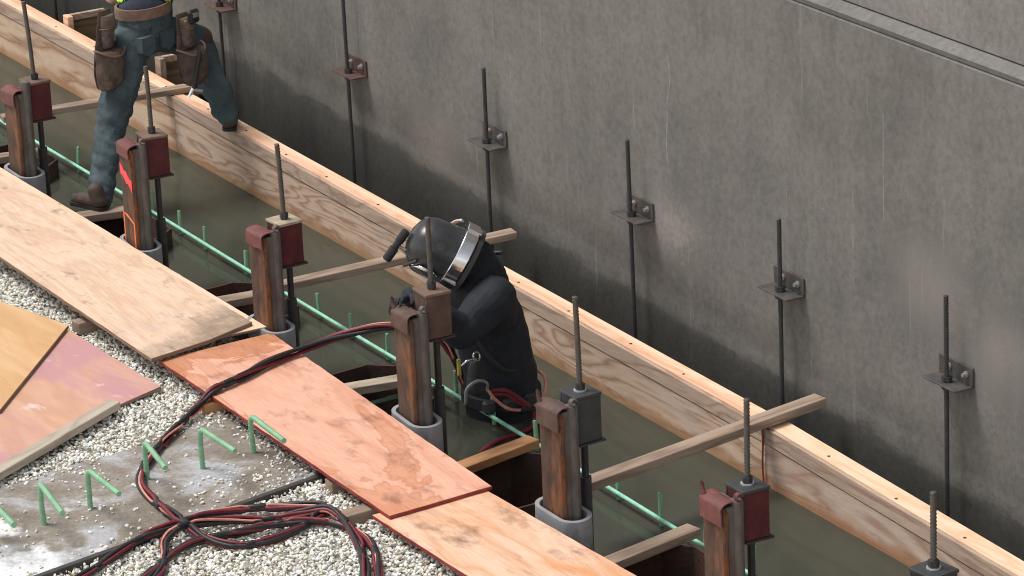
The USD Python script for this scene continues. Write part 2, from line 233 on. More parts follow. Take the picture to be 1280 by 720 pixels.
# slab: grey concrete under brown silt, with pale splashed cement
def slab_material():
    nodes = {'g': ('geometry', {}), 'n1': ('noise_texture', {'scale': 2.3, 'detail': 7.0, 'roughness': 0.62, 'distortion': 0.5}), 'r1': ('rgb_ramp', {'ramp': [(0.36, (0.15, 0.125, 0.10)), (0.50, (0.235, 0.205, 0.172)), (0.60, (0.36, 0.36, 0.37))]}),
        'n2': ('noise_texture', {'scale': 3.1, 'detail': 5.0, 'roughness': 0.55}), 'mp': ('mapping', {'location': (2.3, 0.4, 0.0)}), 'sx': ('separate_xyz', {}), 'w': ('math', {'math_type': 'multiply_add', 'value2': -0.34, 'value3': -0.41}), 'ad': ('math', {'math_type': 'add'}), 'r2': ('rgb_ramp', {'ramp': [(0.58, (0,) * 3), (0.66, (0.85,) * 3)]}), 'mx': ('mix', {'color2': (0.72, 0.73, 0.74)}),
        'n3': ('noise_texture', {'scale': 45.0, 'detail': 5.0, 'roughness': 0.7}), 'r3': ('rgb_ramp', {'ramp': [(0.3, (0.6,) * 3), (0.65, (1.15,) * 3)]}), 'm3': ('mix', {'mix_type': 'multiply', 'fac': 0.7}), 'bp': ('bump', {'strength': 0.5, 'distance': 0.008}), 'p': ('principled_bsdf', {'roughness': 0.85, 'specular_ior_level': 0.3})}
    mat('slab_concrete', nodes, [('g.position', 'n1.vector'), ('n1.fac', 'r1.fac'), ('g.position', 'mp.vector'), ('mp.vector', 'n2.vector'), ('g.position', 'sx.vector'), ('sx.x', 'w.value1'), ('n2.fac', 'ad.value1'), ('w.value', 'ad.value2'), ('ad.value', 'r2.fac'), ('r2.color', 'mx.fac'), ('r1.color', 'mx.color1'),
        ('g.position', 'n3.vector'), ('n3.fac', 'r3.fac'), ('mx.color', 'm3.color1'), ('r3.color', 'm3.color2'), ('m3.color', 'p.base_color'), ('n3.fac', 'bp.height'), ('bp.normal', 'p.normal')])
slab_material()
STONES = [(0.74, 0.73, 0.66), (0.62, 0.59, 0.51), (0.80, 0.80, 0.76), (0.44, 0.41, 0.36), (0.66, 0.59, 0.47), (0.58, 0.62, 0.57), (0.32, 0.31, 0.29)]
for i, c in enumerate(STONES): plain(f'stone_look_{i}', c, 0.8, 0.25, 60)
# timber
wood('form_ply', (0.50, 0.385, 0.305), (0.30, 0.18, 0.125), stain=(0.42, 0.26, 0.19), sthr=(0.54, 0.75), grain=15, contrast=0.75, spread=0.8, low=(0.30, 0.13, 0.05), smthr=(0.66, 0.8))
wood('form_ply_b', (0.52, 0.385, 0.285), (0.28, 0.16, 0.10), stain=(0.47, 0.39, 0.33), sthr=(0.55, 0.72), grain=17, contrast=0.85, spread=0.85, low=(0.30, 0.15, 0.06), loc=(3, 1.7, 2), smthr=(0.66, 0.8))
wood('form_ply_c', (0.56, 0.41, 0.29), (0.31, 0.16, 0.085), stain=(0.36, 0.23, 0.17), sthr=(0.5, 0.66), grain=10, contrast=0.95, spread=0.7, low=(0.34, 0.17, 0.07), loc=(7, 4.7, 1), smthr=(0.64, 0.8))
wood('form_lumber', (0.44, 0.325, 0.245), (0.29, 0.19, 0.14), stain=(0.34, 0.25, 0.20), sthr=(0.48, 0.66), grain=12, loc=(1, 9, 4), smthr=(0.66, 0.8))
wood('fresh_lumber', (0.74, 0.535, 0.38), (0.64, 0.41, 0.25), grain=9, loc=(4, 2, 0), contrast=0.7, smthr=(0.70, 0.80), fine=0.2)
wood('fresh_lumber_b', (0.70, 0.445, 0.31), (0.57, 0.32, 0.19), grain=9, loc=(8, 6, 0), contrast=0.7, smthr=(0.68, 0.80), fine=0.2)
wood('brace_wood', (0.33, 0.25, 0.19), (0.20, 0.14, 0.10), stain=(0.23, 0.18, 0.15), grain=6, loc=(2, 5, 1), smthr=(0.64, 0.8))
wood('orange_board', (0.40, 0.21, 0.10), (0.25, 0.12, 0.055), grain=6, loc=(9, 5, 1))
wood('pale_board', (0.46, 0.40, 0.31), (0.30, 0.24, 0.18), grain=6, loc=(5, 8, 1))
wood('sheet_tan', (0.65, 0.47, 0.345), (0.55, 0.37, 0.255), stain=(0.49, 0.38, 0.32), sthr=(0.52, 0.76), grain=7, loc=(1, 3, 5), contrast=0.7, smudge=(0.14, 0.11, 0.09), smthr=(0.57, 0.74), fine=0.45, dirt=True, smscale=8.0)
wood('sheet_tan_under', (0.72, 0.52, 0.37), (0.62, 0.42, 0.28), grain=5, loc=(6, 3, 5), contrast=0.5, fine=0.15)
wood('sheet_salmon', (0.64, 0.355, 0.255), (0.54, 0.26, 0.17), ring=True, stain=(0.47, 0.19, 0.09), sthr=(0.505, 0.66), grain=5, loc=(3, 7, 2), contrast=0.5, smudge=(0.19, 0.09, 0.055), smthr=(0.54, 0.72), fine=0.4, sscale=1.4, smscale=6.5, dirt2=True)
wood('sheet_peach', (0.68, 0.45, 0.32), (0.55, 0.31, 0.18), stain=(0.58, 0.25, 0.10), sthr=(0.50, 0.70), grain=6, loc=(2, 1, 7), contrast=0.7, smudge=(0.17, 0.095, 0.055), smthr=(0.555, 0.72), fine=0.4, smscale=6.5)
wood('sheet_yellow', (0.56, 0.36, 0.19), (0.47, 0.27, 0.12), stain=(0.54, 0.28, 0.14), grain=5, loc=(4, 4, 7), contrast=0.6, smthr=(0.66, 0.78), fine=0.15)
wood('sheet_pink', (0.54, 0.32, 0.22), (0.46, 0.25, 0.165), stain=(0.43, 0.22, 0.245), sthr=(0.43, 0.56), grain=5, loc=(9.3, 2, 3), contrast=0.5, smudge=(0.68, 0.52, 0.52), smthr=(0.62, 0.74), fine=0.15, sscale=1.7)
wood('grey_lumber', (0.42, 0.36, 0.29), (0.30, 0.25, 0.20), grain=6, loc=(1, 1, 7), contrast=0.8)
wood('bulkhead_ply', (0.30, 0.20, 0.12), (0.18, 0.115, 0.065), grain=7, loc=(7, 1, 1), along='x')
plain('red_edge', (0.21, 0.022, 0.02), 0.55, 0.5, 14)
plain('ply_edge', (0.20, 0.13, 0.09), 0.8, 0.5, 22, stretch=(0.2, 0.2, 6))
plain('wet_board', (0.042, 0.039, 0.035), 0.6, 0.4, 14)
# steel and the rest
plain('rust_face', (0.062, 0.036, 0.025), 0.85, 0.6, 13, c2=(0.23, 0.075, 0.020), thr=(0.46, 0.62), stretch=(1, 1, 0.45), bump=0.4)
plain('rust_face_b', (0.070, 0.041, 0.028), 0.85, 0.6, 13, c2=(0.22, 0.085, 0.028), thr=(0.52, 0.68), stretch=(1, 1, 0.35), loc=(4, 2, 1), bump=0.4)
plain('mill_steel', (0.088, 0.078, 0.070), 0.6, 0.55, 16, c2=(0.075, 0.042, 0.028), thr=(0.48, 0.66), stretch=(1, 1, 0.35), bump=0.3, spec=0.5)
plain('groove_steel', (0.035, 0.026, 0.022), 0.8, 0.4, 10)
plain('maroon_paint', (0.066, 0.012, 0.014), 0.5, 0.4, 12, c2=(0.06, 0.02, 0.018), thr=(0.52, 0.72), bump=0.2)
plain('worn_red_paint', (0.135, 0.040, 0.038), 0.6, 0.35, 14, c2=(0.085, 0.035, 0.028), thr=(0.48, 0.66), bump=0.3)
plain('brown_scale', (0.075, 0.043, 0.033), 0.7, 0.35, 14, c2=(0.12, 0.072, 0.055), thr=(0.5, 0.7), bump=0.4)
plain('charcoal_steel', (0.033, 0.034, 0.035), 0.5, 0.3, 14, spec=0.5)
plain('pale_plate', (0.34, 0.285, 0.21), 0.6, 0.3, 20, c2=(0.2, 0.14, 0.1), thr=(0.5, 0.7))
plain('brown_plate', (0.14, 0.088, 0.066), 0.6, 0.3, 20)
plain('rod_steel', (0.08, 0.076, 0.072), 0.45, 0.3, 24, metal=0.35, c2=(0.11, 0.075, 0.05), thr=(0.52, 0.7))
plain('dark_rod', (0.036, 0.034, 0.034), 0.55, 0.35, 24)
plain('bracket_dark', (0.055, 0.052, 0.05), 0.5, 0.35, 18, c2=(0.12, 0.07, 0.05), thr=(0.5, 0.72), spec=0.5)
plain('bracket_rusty', (0.075, 0.04, 0.033), 0.65, 0.35, 18, c2=(0.09, 0.06, 0.05), thr=(0.5, 0.72))
plain('bolt_zinc', (0.27, 0.265, 0.255), 0.45, 0.25, 30, metal=0.3)
plain('washer_zinc', (0.52, 0.53, 0.54), 0.35, 0.2, 30, metal=0.6)
plain('nut_black', (0.03, 0.03, 0.03), 0.45, 0.2, 30)
plain('sleeve_plastic', (0.26, 0.26, 0.27), 0.5, 0.16, 9, c2=(0.15, 0.14, 0.13), thr=(0.52, 0.75))
plain('sheet_pile_rust', (0.042, 0.024, 0.018), 0.85, 0.4, 6, c2=(0.10, 0.036, 0.02), thr=(0.5, 0.7), bump=0.5, bdist=0.01)
plain('epoxy_green', (0.19, 0.37, 0.22), 0.45, 0.18, 20, c2=(0.13, 0.27, 0.17), thr=(0.56, 0.72), spec=0.5)
plain('epoxy_green_wet', (0.26, 0.56, 0.40), 0.4, 0.18, 20, spec=0.5)
plain('spray_pink', (0.95, 0.07, 0.085), 0.7, 0.2, 30); plain('spray_orange', (0.80, 0.17, 0.06), 0.7, 0.25, 30)
plain('rubber_black', (0.014, 0.014, 0.015), 0.5, 0.3, 30); plain('rubber_red', (0.125, 0.012, 0.020), 0.42, 0.25, 30); plain('rubber_salmon', (0.52, 0.22, 0.16), 0.45, 0.25, 30); plain('tape_black', (0.010, 0.010, 0.011), 0.35, 0.3, 30)
plain('drysuit', (0.008, 0.010, 0.015), 0.8, 0.4, 12, c2=(0.013, 0.018, 0.026), thr=(0.5, 0.7), bump=0.2, bdist=0.01)
plain('helmet_shell', (0.024, 0.025, 0.027), 0.30, 0.3, 12, c2=(0.045, 0.047, 0.05), thr=(0.5, 0.75), spec=0.5, bump=0.05)
plain('chrome', (0.62, 0.63, 0.64), 0.16, 0.1, 14, metal=1.0, bump=0.05); plain('visor_glass', (0.02, 0.03, 0.033), 0.06, 0.1, 14, spec=0.8, bump=0.0)
plain('webbing', (0.02, 0.02, 0.022), 0.8, 0.3, 60); plain('yellow_tag', (0.35, 0.27, 0.05), 0.6, 0.3, 20); plain('grey_hose', (0.17, 0.17, 0.16), 0.5, 0.2, 20)
plain('denim', (0.046, 0.068, 0.076), 0.85, 0.3, 9, c2=(0.088, 0.112, 0.118), thr=(0.5, 0.85), bump=0.5, bdist=0.004)
plain('navy_cotton', (0.022, 0.026, 0.044), 0.85, 0.3, 9, bump=0.4); plain('hivis_lime', (0.42, 0.70, 0.06), 0.6, 0.12, 9); plain('hivis_orange', (0.90, 0.22, 0.04), 0.6, 0.12, 9)
plain('belt_leather', (0.165, 0.10, 0.07), 0.6, 0.3, 18); plain('pouch_leather', (0.075, 0.052, 0.040), 0.65, 0.4, 16, c2=(0.15, 0.105, 0.078), thr=(0.47, 0.66), bump=0.5)
plain('boot_leather', (0.065, 0.042, 0.031), 0.7, 0.35, 18); plain('sole_rubber', (0.02, 0.018, 0.016), 0.8, 0.3, 18); plain('skin', (0.50, 0.30, 0.21), 0.5, 0.15, 14); plain('hair_dark', (0.03, 0.02, 0.015), 0.6, 0.3, 50); plain('hat_white', (0.72, 0.72, 0.70), 0.35, 0.06, 9)
plain('knee_pad', (0.055, 0.030, 0.024), 0.6, 0.3, 18); plain('nail_dark', (0.05, 0.04, 0.035), 0.5, 0.2, 30); plain('red_stain', (0.20, 0.035, 0.02), 0.8, 0.5, 20)

# ================================================================ THE SETTING
struct = lambda name, mesh, m, smooth=False: keys(usdkit.mesh(stage, '/World/' + numbered('/World', name), mesh, MATS[m], smooth=smooth).GetPrim(), kind='structure')
WX = 2.45                                     # face of the retaining wall
YR = [5.93, 4.27, 2.63, 1.03, -0.38, -1.76, -3.12]    # tie rods of the piles
pans = []                                     # sheet piling between the piles, seen from above
YY = [9.25, 7.59] + YR + [-4.5]
for a, b, o in zip(YY[:-1], YY[1:], (.5, .5, .50, .40, .36, .26, .24, .24, .24)):
    pans.append([(0.60, a - o + 0.03), (0.80, a - o - 0.02), (1.08, a - o), (1.20, a - o - 0.11), (1.20, b + 0.68), (1.08, b + 0.57), (0.84, b + 0.52), (0.60, b + 0.52)])
pan_area = shapely.union_all([Polygon([(0.5, p[0][1])] + p + [(0.5, p[-1][1])]) for p in pans])
struct('water', flat(sbox(0.58, -9, WX, 26).difference(pan_area), 0.0), 'water_look')
struct('trench_bed', flat(sbox(0.5, -9.5, 2.7, 26.5), -0.85), 'mud')
struct('pit_floor', flat(pan_area.intersection(sbox(0.59, -9, 1.3, 26)), -0.28), 'pit_soil')
struct('gravel_ground', cat_([flat(sbox(-60, -60, 0.585, 60), 0.195), hull([(0.575, -9.5, -0.9), (0.585, -9.5, -0.9), (0.575, -9.5, 0.193), (0.585, -9.5, 0.193), (0.575, 26, -0.9), (0.585, 26, -0.9), (0.575, 26, 0.193), (0.585, 26, 0.193)])]), 'gravel_bed')
struct('backfill_ground', flat(sbox(2.9, -60, 80, 80), 3.6), 'earth')
struct('trench_end_bank', rbox(0.5, 2.9, 26, 60, -1, 3.5, 0.01), 'earth'); struct('trench_end_bank', rbox(0.5, 2.9, -60, -9.5, -1, 0.19, 0.01), 'earth')

wl = thing('retaining_wall', 'tall weathered grey concrete retaining wall with a wet dark foot beyond the trench', 'wall')
part(wl, 'lower_wall', rbox(WX, 2.9, -40, 40, -1.0, 2.285, 0.006), 'wall_concrete')
led = Polygon([(2.462, 2.288), (2.9, 2.288), (2.9, 2.352), (2.512, 2.352), (2.446, 2.318)])
m = extr(led, 80); m.apply_transform(np.array([[1, 0, 0, 0], [0, 0, -1, 40], [0, 1, 0, 0], [0, 0, 0, 1.]])); part(wl, 'ledge', m, 'ledge_concrete')
part(wl, 'upper_wall', rbox(2.505, 2.9, -40, 40, 2.356, 3.62, 0.006), 'upper_concrete')
def wall_line(pts, r, name, mt='lime'):
    t = tube(catmull([(WX, y, z) for y, z in pts], 6), r, 6); t.vertices[:, 0] = WX + (t.vertices[:, 0] - WX) * 0.2; part(wl, name, t, mt)
wall_line([(3.42, 1.94), (3.34, 1.95), (3.28, 1.92), (3.26, 1.90)], 0.005, 'chalk_mark')
wall_line([(3.18, 1.93), (3.15, 1.85), (3.16, 1.78), (3.20, 1.76), (3.25, 1.77)], 0.005, 'chalk_mark')
wall_line([(3.20, 1.27), (3.20, 1.6), (3.205, 1.95)], 0.0035, 'lime_run'); wall_line([(1.40, 1.10), (1.42, 1.25), (1.405, 1.4), (1.40, 1.5), (1.37, 1.62), (1.385, 1.75)], 0.006, 'lime_run')
wall_line([(-0.50, 1.35), (-0.50, 1.6), (-0.505, 1.9)], 0.004, 'lime_run')

# wall anchors: a threaded bar through an angle bracket bolted to the wall
def wall_anchor(label, y, zb, ztop, bm, bend):
    t = thing('wall_anchor', label, 'anchor bracket', (WX, y, 0), 0, 'tie rods in angle brackets along the concrete wall')
    part(t, 'tie_rod', T(threadrod(-0.8, ztop, 0.0122, bend=bend), -0.062), 'dark_rod', True)
    br = part(t, 'angle_bracket', cat_([rbox(-0.112, -0.003, -0.13, 0.13, zb - 0.009, zb, 0.002), rbox(-0.012, -0.002, -0.13, 0.13, zb + 0.0005, zb + 0.09, 0.002)]), bm)
    for k in (-0.085, 0.045): part(br, 'bolt', cat_([rot(T(trimesh.creation.cylinder(0.017, 0.008, sections=12), 0, 0, 0), math.pi / 2, (0, 1, 0)).apply_translation((-0.017, k, zb + 0.05)), rot(trimesh.creation.cylinder(0.011, 0.02, sections=6), math.pi / 2, (0, 1, 0)).apply_translation((-0.027, k, zb + 0.05))]), 'bolt_zinc')
    part(t, 'nut', hexnut(-0.062, 0, zb + 0.002, zb + 0.026, 0.026), 'nut_black'); part(t, 'nut', hexnut(-0.062, 0, zb - 0.036, zb - 0.011, 0.026), 'nut_black')
    return t
for y, zb, zt, bm, lab in ((6.61, 0.88, 1.5, 'bracket_rusty', 'rusty angle bracket and tie rod on the wall beside the standing worker'), (4.87, 0.85, 1.48, 'bracket_rusty', 'brown angle bracket and tie rod on the wall, next right of the worker'),
        (3.22, 0.83, 1.265, 'bracket_dark', 'dark wall bracket and tie rod above the helmeted diver, below the chalk curl'), (1.69, 0.815, 1.235, 'bracket_dark', 'wall bracket whose two pale bolts sit beside a pale scuffed patch of concrete'),
        (0.30, 0.80, 1.175, 'bracket_dark', 'wall bracket and tie rod above the end of the nearest long cross brace'), (-1.08, 0.755, 1.18, 'bracket_dark', 'wall bracket and tie rod farthest right on the concrete wall'), (9.3, 0.86, 1.45, 'bracket_rusty', 'tie rod on the wall at the far upper left behind the form boards')):
    wall_anchor(lab, y, zb, zt, bm, rng.uniform(-0.012, 0.012))

# ---------------------------------------------------------------- formwork wall in the water
def form_section(label, y0, y1, h0, h1, ply, caps, s):
    """y0 > y1 (towards the camera); h0, h1: height of the top at those ends"""
    L = y0 - y1; t = thing('formwork', label, 'formwork', (2.0, y1, 0), 0, 'plywood formwork standing in the trench water')
    def slab(x0, x1, d0, d1, n=1):
        g = 0.0015; pts = [(x, y, h + d) for x in (x0, x1) for y, h in ((g, h1), (L - g, h0)) for d in (d0, d1)]
        m = hull(pts); return m
    part(t, 'plywood_face', hull([(x, y, z) for x in (0.0, 0.02) for y, h in ((0.0015, h1), (L - 0.0015, h0)) for z in (-0.75, h - 0.086)]), ply)
    part(t, 'front_plank', slab(-0.004, 0.016, -0.078, 0.0), 'form_lumber')
    if s: part(t, 'top_plank', slab(0.0185, 0.074, -0.10, 0.004), caps[0]); part(t, 'back_plank', slab(0.0775, 0.135, -0.09, -0.006), caps[1])
    else: part(t, 'top_plank', slab(0.0185, 0.128, -0.10, 0.004), caps[0])
    for k in range(int(L / 0.55)):
        y = 0.25 + k * 0.55 + rng.uniform(-.06, .06); h = h1 + (h0 - h1) * y / L
        part(t, 'nail', T(trimesh.creation.cylinder(0.008, 0.004, sections=8), 0.054 + rng.uniform(-.012, .012), y, h + 0.004), 'nail_dark')
    return t
form_section('nearest form wall section with pale fresh plank top at lower right', -0.125, -8.5, 0.305, 0.02, 'form_ply', ('fresh_lumber', 'fresh_lumber'), 0)
form_section('middle form wall section with swirling plywood grain behind the diver', 6.56, -0.125, 0.365, 0.305, 'form_ply_b', ('fresh_lumber_b', 'fresh_lumber'), 1)
form_section('far form wall section with bold wavy grain left of the standing worker', 20, 6.56, 0.43, 0.365, 'form_ply_c', ('fresh_lumber', 'fresh_lumber_b'), 1)
for y, z, lab, pm in ((8.62, 0.425, 'brown upright plywood panel with pale end stud left of the standing worker', 'bulkhead_ply'), (7.15, 0.47, 'dark brown plywood panel seen between the legs of the standing worker', 'bulkhead_ply')):
    bk = thing('bulkhead_panel', lab, 'plywood panel', (2.16, y, 0)); part(bk, 'panel', rbox(0.0, 0.285, -0.010, 0.010, -0.1, z - 0.03, 0.002), pm)
    part(bk, 'end_stud', rbox(-0.012, 0.03, -0.095, -0.012, 0.0, z, 0.003), 'fresh_lumber_b' if y > 8 else 'brace_wood'); part(bk, 'top_rail', rbox(0.032, 0.285, -0.045, -0.012, z - 0.045, z - 0.002, 0.003), 'form_lumber')
single('red_cord', 'dark red cord hanging down the form wall joint under the long brace', 'cord', tube(catmull([(1.984, -0.125, 0.33), (1.988, -0.127, 0.24), (1.986, -0.122, 0.12), (1.988, -0.126, 0.012)], 6), 0.0055, 6), 'red_stain', True)

# ---------------------------------------------------------------- timber braces and joists
def board(name, label, a, b, w, h, m, cat, group):
    a, b = np.array(a, float), np.array(b, float); d = b - a; L = np.linalg.norm(d); y = d / L; x = np.cross(y, (0, 0, 1.)); x /= np.linalg.norm(x); z = np.cross(x, y)
    p = usdkit.mesh(stage, '/World/' + numbered('/World', name), rbox(-w / 2, w / 2, 0, L, -h / 2, h / 2, 0.003), MATS[m]); p.AddTransformOp().Set(Gf.Matrix4d(*x, 0, *y, 0, *z, 0, *a, 1))
    keys(p.GetPrim(), label=label, category=cat, group=group)
board('cross_brace', 'weathered brace board passing behind the standing worker onto the form wall', (0.93, 6.78, 0.375), (2.17, 6.60, 0.392), 0.085, 0.038, 'brace_wood', 'brace', 'long boards bracing the piles off the form wall')
board('cross_brace', 'weathered brace board passing behind the diver helmet to the wall', (0.94, 3.05, 0.335), (2.36, 2.90, 0.392), 0.085, 0.040, 'brace_wood', 'brace', 'long boards bracing the piles off the form wall')
board('cross_brace', 'weathered brace board lying highest over the near form wall at lower right', (0.895, -0.27, 0.325), (2.36, -0.08, 0.350), 0.088, 0.046, 'brace_wood', 'brace', 'long boards bracing the piles off the form wall')
for a, b, w, m, lab in (((0.45, 6.85, .125), (1.15, 6.72, .125), .09, 'brace_wood', 'short joist board beside the leftmost pile sleeve'), ((0.4, 5.48, .125), (1.22, 5.30, .125), .10, 'brace_wood', 'short joist board under the worker boot'),
        ((0.4, 3.60, .125), (1.16, 3.50, .125), .10, 'brace_wood', 'short joist board left of the pile below the middle brace'), ((0.4, 2.02, .125), (1.22, 1.87, .125), .09, 'pale_board', 'pale splintered joist board left of the pile the diver grips'),
        ((0.4, 0.60, .125), (1.22, 0.77, .125), .09, 'orange_board', 'orange brown joist board below the diver hoses'), ((0.4, -0.79, .125), (1.27, -0.62, .125), .09, 'brace_wood', 'short joist board with pale broken top at the lower centre')):
    board('joist_board', lab, a, b, w, 0.045, m, 'joist', 'short boards across the sheet piling')

# ---------------------------------------------------------------- sheet piling
sp = thing('sheet_piling', 'rusty trapezoid sheet piling along the trench edge between the piles', 'sheet piling')
for p in pans: part(sp, 'sheet_pile', T(extr(LineString(p).buffer(0.007, cap_style=2, join_style=2), 0.96), 0, 0, -0.86), 'sheet_pile_rust')

# ---------------------------------------------------------------- piles
def stadium(L, W): return LineString([(0, -(L - W) / 2), (0, (L - W) / 2)]).buffer(W / 2, quad_segs=10)
PZ = [0.85, 0.93, 0.865, 0.94, 0.85, 0.86, 0.955]; RT = [1.335, 1.32, 1.28, 1.31, 1.31, 1.25, 1.285]
SPEC = [('rust_face_b', 'worn_red_paint', 'maroon_paint', 'brown_plate', 'maroon bracketed pile at the far left beside the worker'), ('rust_face', 'worn_red_paint', 'maroon_paint', 'brown_plate', 'maroon bracketed pile with a pink and orange spray paint mark'),
        ('rust_face', 'worn_red_paint', 'maroon_paint', 'pale_plate', 'orange rusted pile with a pale square top plate'), ('rust_face_b', 'brown_scale', 'brown_scale', 'brown_plate', 'brown pile that the diver leans over and grips'),
        ('rust_face', 'brown_scale', 'charcoal_steel', 'charcoal_steel', 'rusty pile with a charcoal grey bracket box right of the diver'), ('rust_face', 'worn_red_paint', 'maroon_paint', 'charcoal_steel', 'rusty pile with red cap and zinc washer at lower centre right'),
        ('rust_face_b', 'brown_scale', 'charcoal_steel', 'charcoal_steel', 'dark pile top just rising into the lower right corner')]
def pile(i):
    face, capm, boxm, platem, lab = SPEC[i]; pz = PZ[i]; rr = random.Random(i); top = pz - (0.075 if i == 3 else 0.022)
    t = thing('anchor_pile', lab, 'pile', (0.71, YR[i], 0), math.radians((2, -3, 1.5, -1, 3, -2, 4)[i]), 'steel anchor piles with threaded rods along the trench edge')
    bz = -0.8
    part(t, 'rusty_face', rbox(-0.052, -0.036, -0.076, 0.096, bz, top - 0.03, 0.006), face)
    part(t, 'web', rbox(-0.034, 0.022, -0.073, 0.085, bz, top - 0.03, 0.004), 'mill_steel')
    fl = part(t, 'flange', hull(np.vstack([[(0.026 + 0.029 * math.cos(a), -0.060 + 0.034 * math.sin(a), z) for a in np.linspace(0, 2 * math.pi, 14)[:-1]] for z in (bz, top - 0.012 + (0.05 if i == 0 else 0))])), 'mill_steel', 40)
    part(t, 'flange_plate', rbox(0.018, 0.048, -0.030, 0.094, bz, top - 0.03, 0.005), 'mill_steel')
    part(t, 'lip', rbox(-0.048, -0.024, -0.080, -0.060, bz, top - 0.045, 0.008), face)
    # folded saddle cap over the top, hollow at the near end, with a torn curl
    ang = np.linspace(math.radians(-8), math.pi * 1.02, 15); R, r, fl = 0.053, 0.046, (0.07, 0.05, 0.06, 0.07, 0.085, 0.08, 0.06)[i]
    prof = [(-0.012 + R * math.cos(a) * (1.0 if math.cos(a) < 0 else 0.72), R * 0.52 * math.sin(a)) for a in ang] + [(-0.055 - 0.010, -fl), (-0.056, -fl)] + [(-0.012 + r * math.cos(a) * (1.0 if math.cos(a) < 0 else 0.72), r * 0.50 * math.sin(a)) for a in ang[::-1]]
    m = extr(Polygon(prof).buffer(0), 0.175); m.apply_transform(np.array([[1, 0, 0, 0], [0, 0, -1, 0.098], [0, 1, 0, top - 0.035], [0, 0, 0, 1.]])); m = m.subdivide().subdivide()
    d = meshkit.fbm(m.vertices * 22 + i * 3.3, 3, i) - 0.5; m.vertices[:, 2] += d * 0.014; m.vertices[:, 0] += (meshkit.fbm(m.vertices * 25 + 40 + i, 2, i) - 0.5) * 0.008
    part(t, 'saddle_cap', m, capm, 50)
    a = np.linspace(0.2, 4.6, 12); curl = np.array([(0.030 + 0.020 * math.cos(q) * (1 - q / 14), -0.075, top + 0.004 + 0.017 * math.sin(q)) for q in a])
    part(t, 'curled_lip', cat_([tube(curl + (0, dy, 0), 0.0045, 6) for dy in (-0.006, 0, 0.006, 0.012)]), 'mill_steel' if i != 5 else capm, True)
    if i in (3, 4, 5): part(t, 'torn_corner', hull([(-0.058, 0.088, top - 0.06), (-0.050, 0.092, top - 0.06), (-0.062, 0.098, top + 0.035), (-0.040, 0.098, top + 0.030), (-0.045, 0.07, top - 0.03), (-0.052, 0.10, top + 0.045)]), capm)
    # bracket box, plate, rod
    bx = 0.118
    part(t, 'bracket_box', cat_([rbox(bx - 0.068, bx + 0.068, -0.068, -0.056, pz - 0.235, pz - 0.016, 0.002), rbox(bx - 0.068, bx + 0.068, 0.056, 0.068, pz - 0.225, pz - 0.016, 0.002), rbox(bx + 0.055, bx + 0.067, -0.055, 0.055, pz - 0.21, pz - 0.016, 0.002), rbox(bx - 0.067, bx - 0.055, -0.055, 0.055, pz - 0.21, pz - 0.016, 0.002)]), boxm)
    part(t, 'foot_plate', rbox(bx - 0.06, bx + 0.085, -0.078, 0.05, pz - 0.246, pz - 0.236, 0.002), 'groove_steel' if i != 4 else boxm)
    part(t, 'top_plate', rot(rbox(bx - 0.071, bx + 0.071, -0.075, 0.075, pz - 0.015, pz, 0.002), rr.uniform(-.05, .05), (0, 0, 1), (bx, 0, 0)), platem)
    if i in (4, 5, 6): part(t, 'washer', T(trimesh.creation.annulus(0.014, 0.030, 0.006, sections=20), bx, 0, pz + 0.0035), 'washer_zinc')
    part(t, 'nut', hexnut(bx, 0, pz + 0.007, pz + 0.036, 0.024), 'nut_black')
    part(t, 'threaded_rod', T(threadrod(pz - 0.2, RT[i], 0.0138, bend=(-0.028, -0.006, -0.014, -0.002, -0.008, 0.006, 0.0)[i]), bx), 'rod_steel', True)
    part(t, 'shaft', cat_([cyl((bx + 0.012, 0, -0.8), (bx + 0.012, 0, pz - 0.245), 0.017, 12), cyl((bx + 0.012, 0, -0.8), (bx + 0.012, 0, 0.42), 0.028, 12)]), 'dark_rod', 40)
    st = stadium(0.335, 0.178); ring = st.difference(stadium(0.335 - 0.042, 0.178 - 0.042))
    sl = T(extr(ring, 0.60), 0, 0, -0.30 + 0.012 * rr.uniform(-1, 1)); sl.vertices[:, 2] += np.where(sl.vertices[:, 2] > 0, 0.03 * (sl.vertices[:, 1]) * (1 + rr.random()), 0)
    part(t, 'plastic_sleeve', sl, 'sleeve_plastic', 40)
    if i == 1:
        pts = np.array([(-0.0533, 0.092 - 0.0275 * k, 0.735 - 0.012 * k + 0.004 * math.sin(2 * k)) for k in range(7)]); q = [(-0.0535, y, z + s * (0.030 + 0.008 * math.sin(5 * y * 30))) for _, y, z in pts for s in (-1, 1)]
        f = [(2 * k, 2 * k + 1, 2 * k + 3) for k in range(6)] + [(2 * k, 2 * k + 3, 2 * k + 2) for k in range(6)]
        strip = trimesh.Trimesh(np.array(q), f, process=False); q2 = strip.copy(); q2.invert(); q2.apply_translation((0.0015, 0, 0)); part(t, 'paint_mark', cat_([strip, q2]), 'spray_pink', label='pink spray paint slash')
        m = tube([(-0.0525, 0.09, 0.25), (-0.0525, 0.09, 0.475), (-0.0525, 0.03, 0.465), (-0.0525, -0.062, 0.44), (-0.0525, -0.062, 0.24)], 0.009, 4); m.vertices[:, 0] = -0.0525 + (m.vertices[:, 0] + 0.0525) * 0.2; part(t, 'paint_mark', m, 'spray_orange', label='orange spray paint outline')
for i in range(7): pile(i)

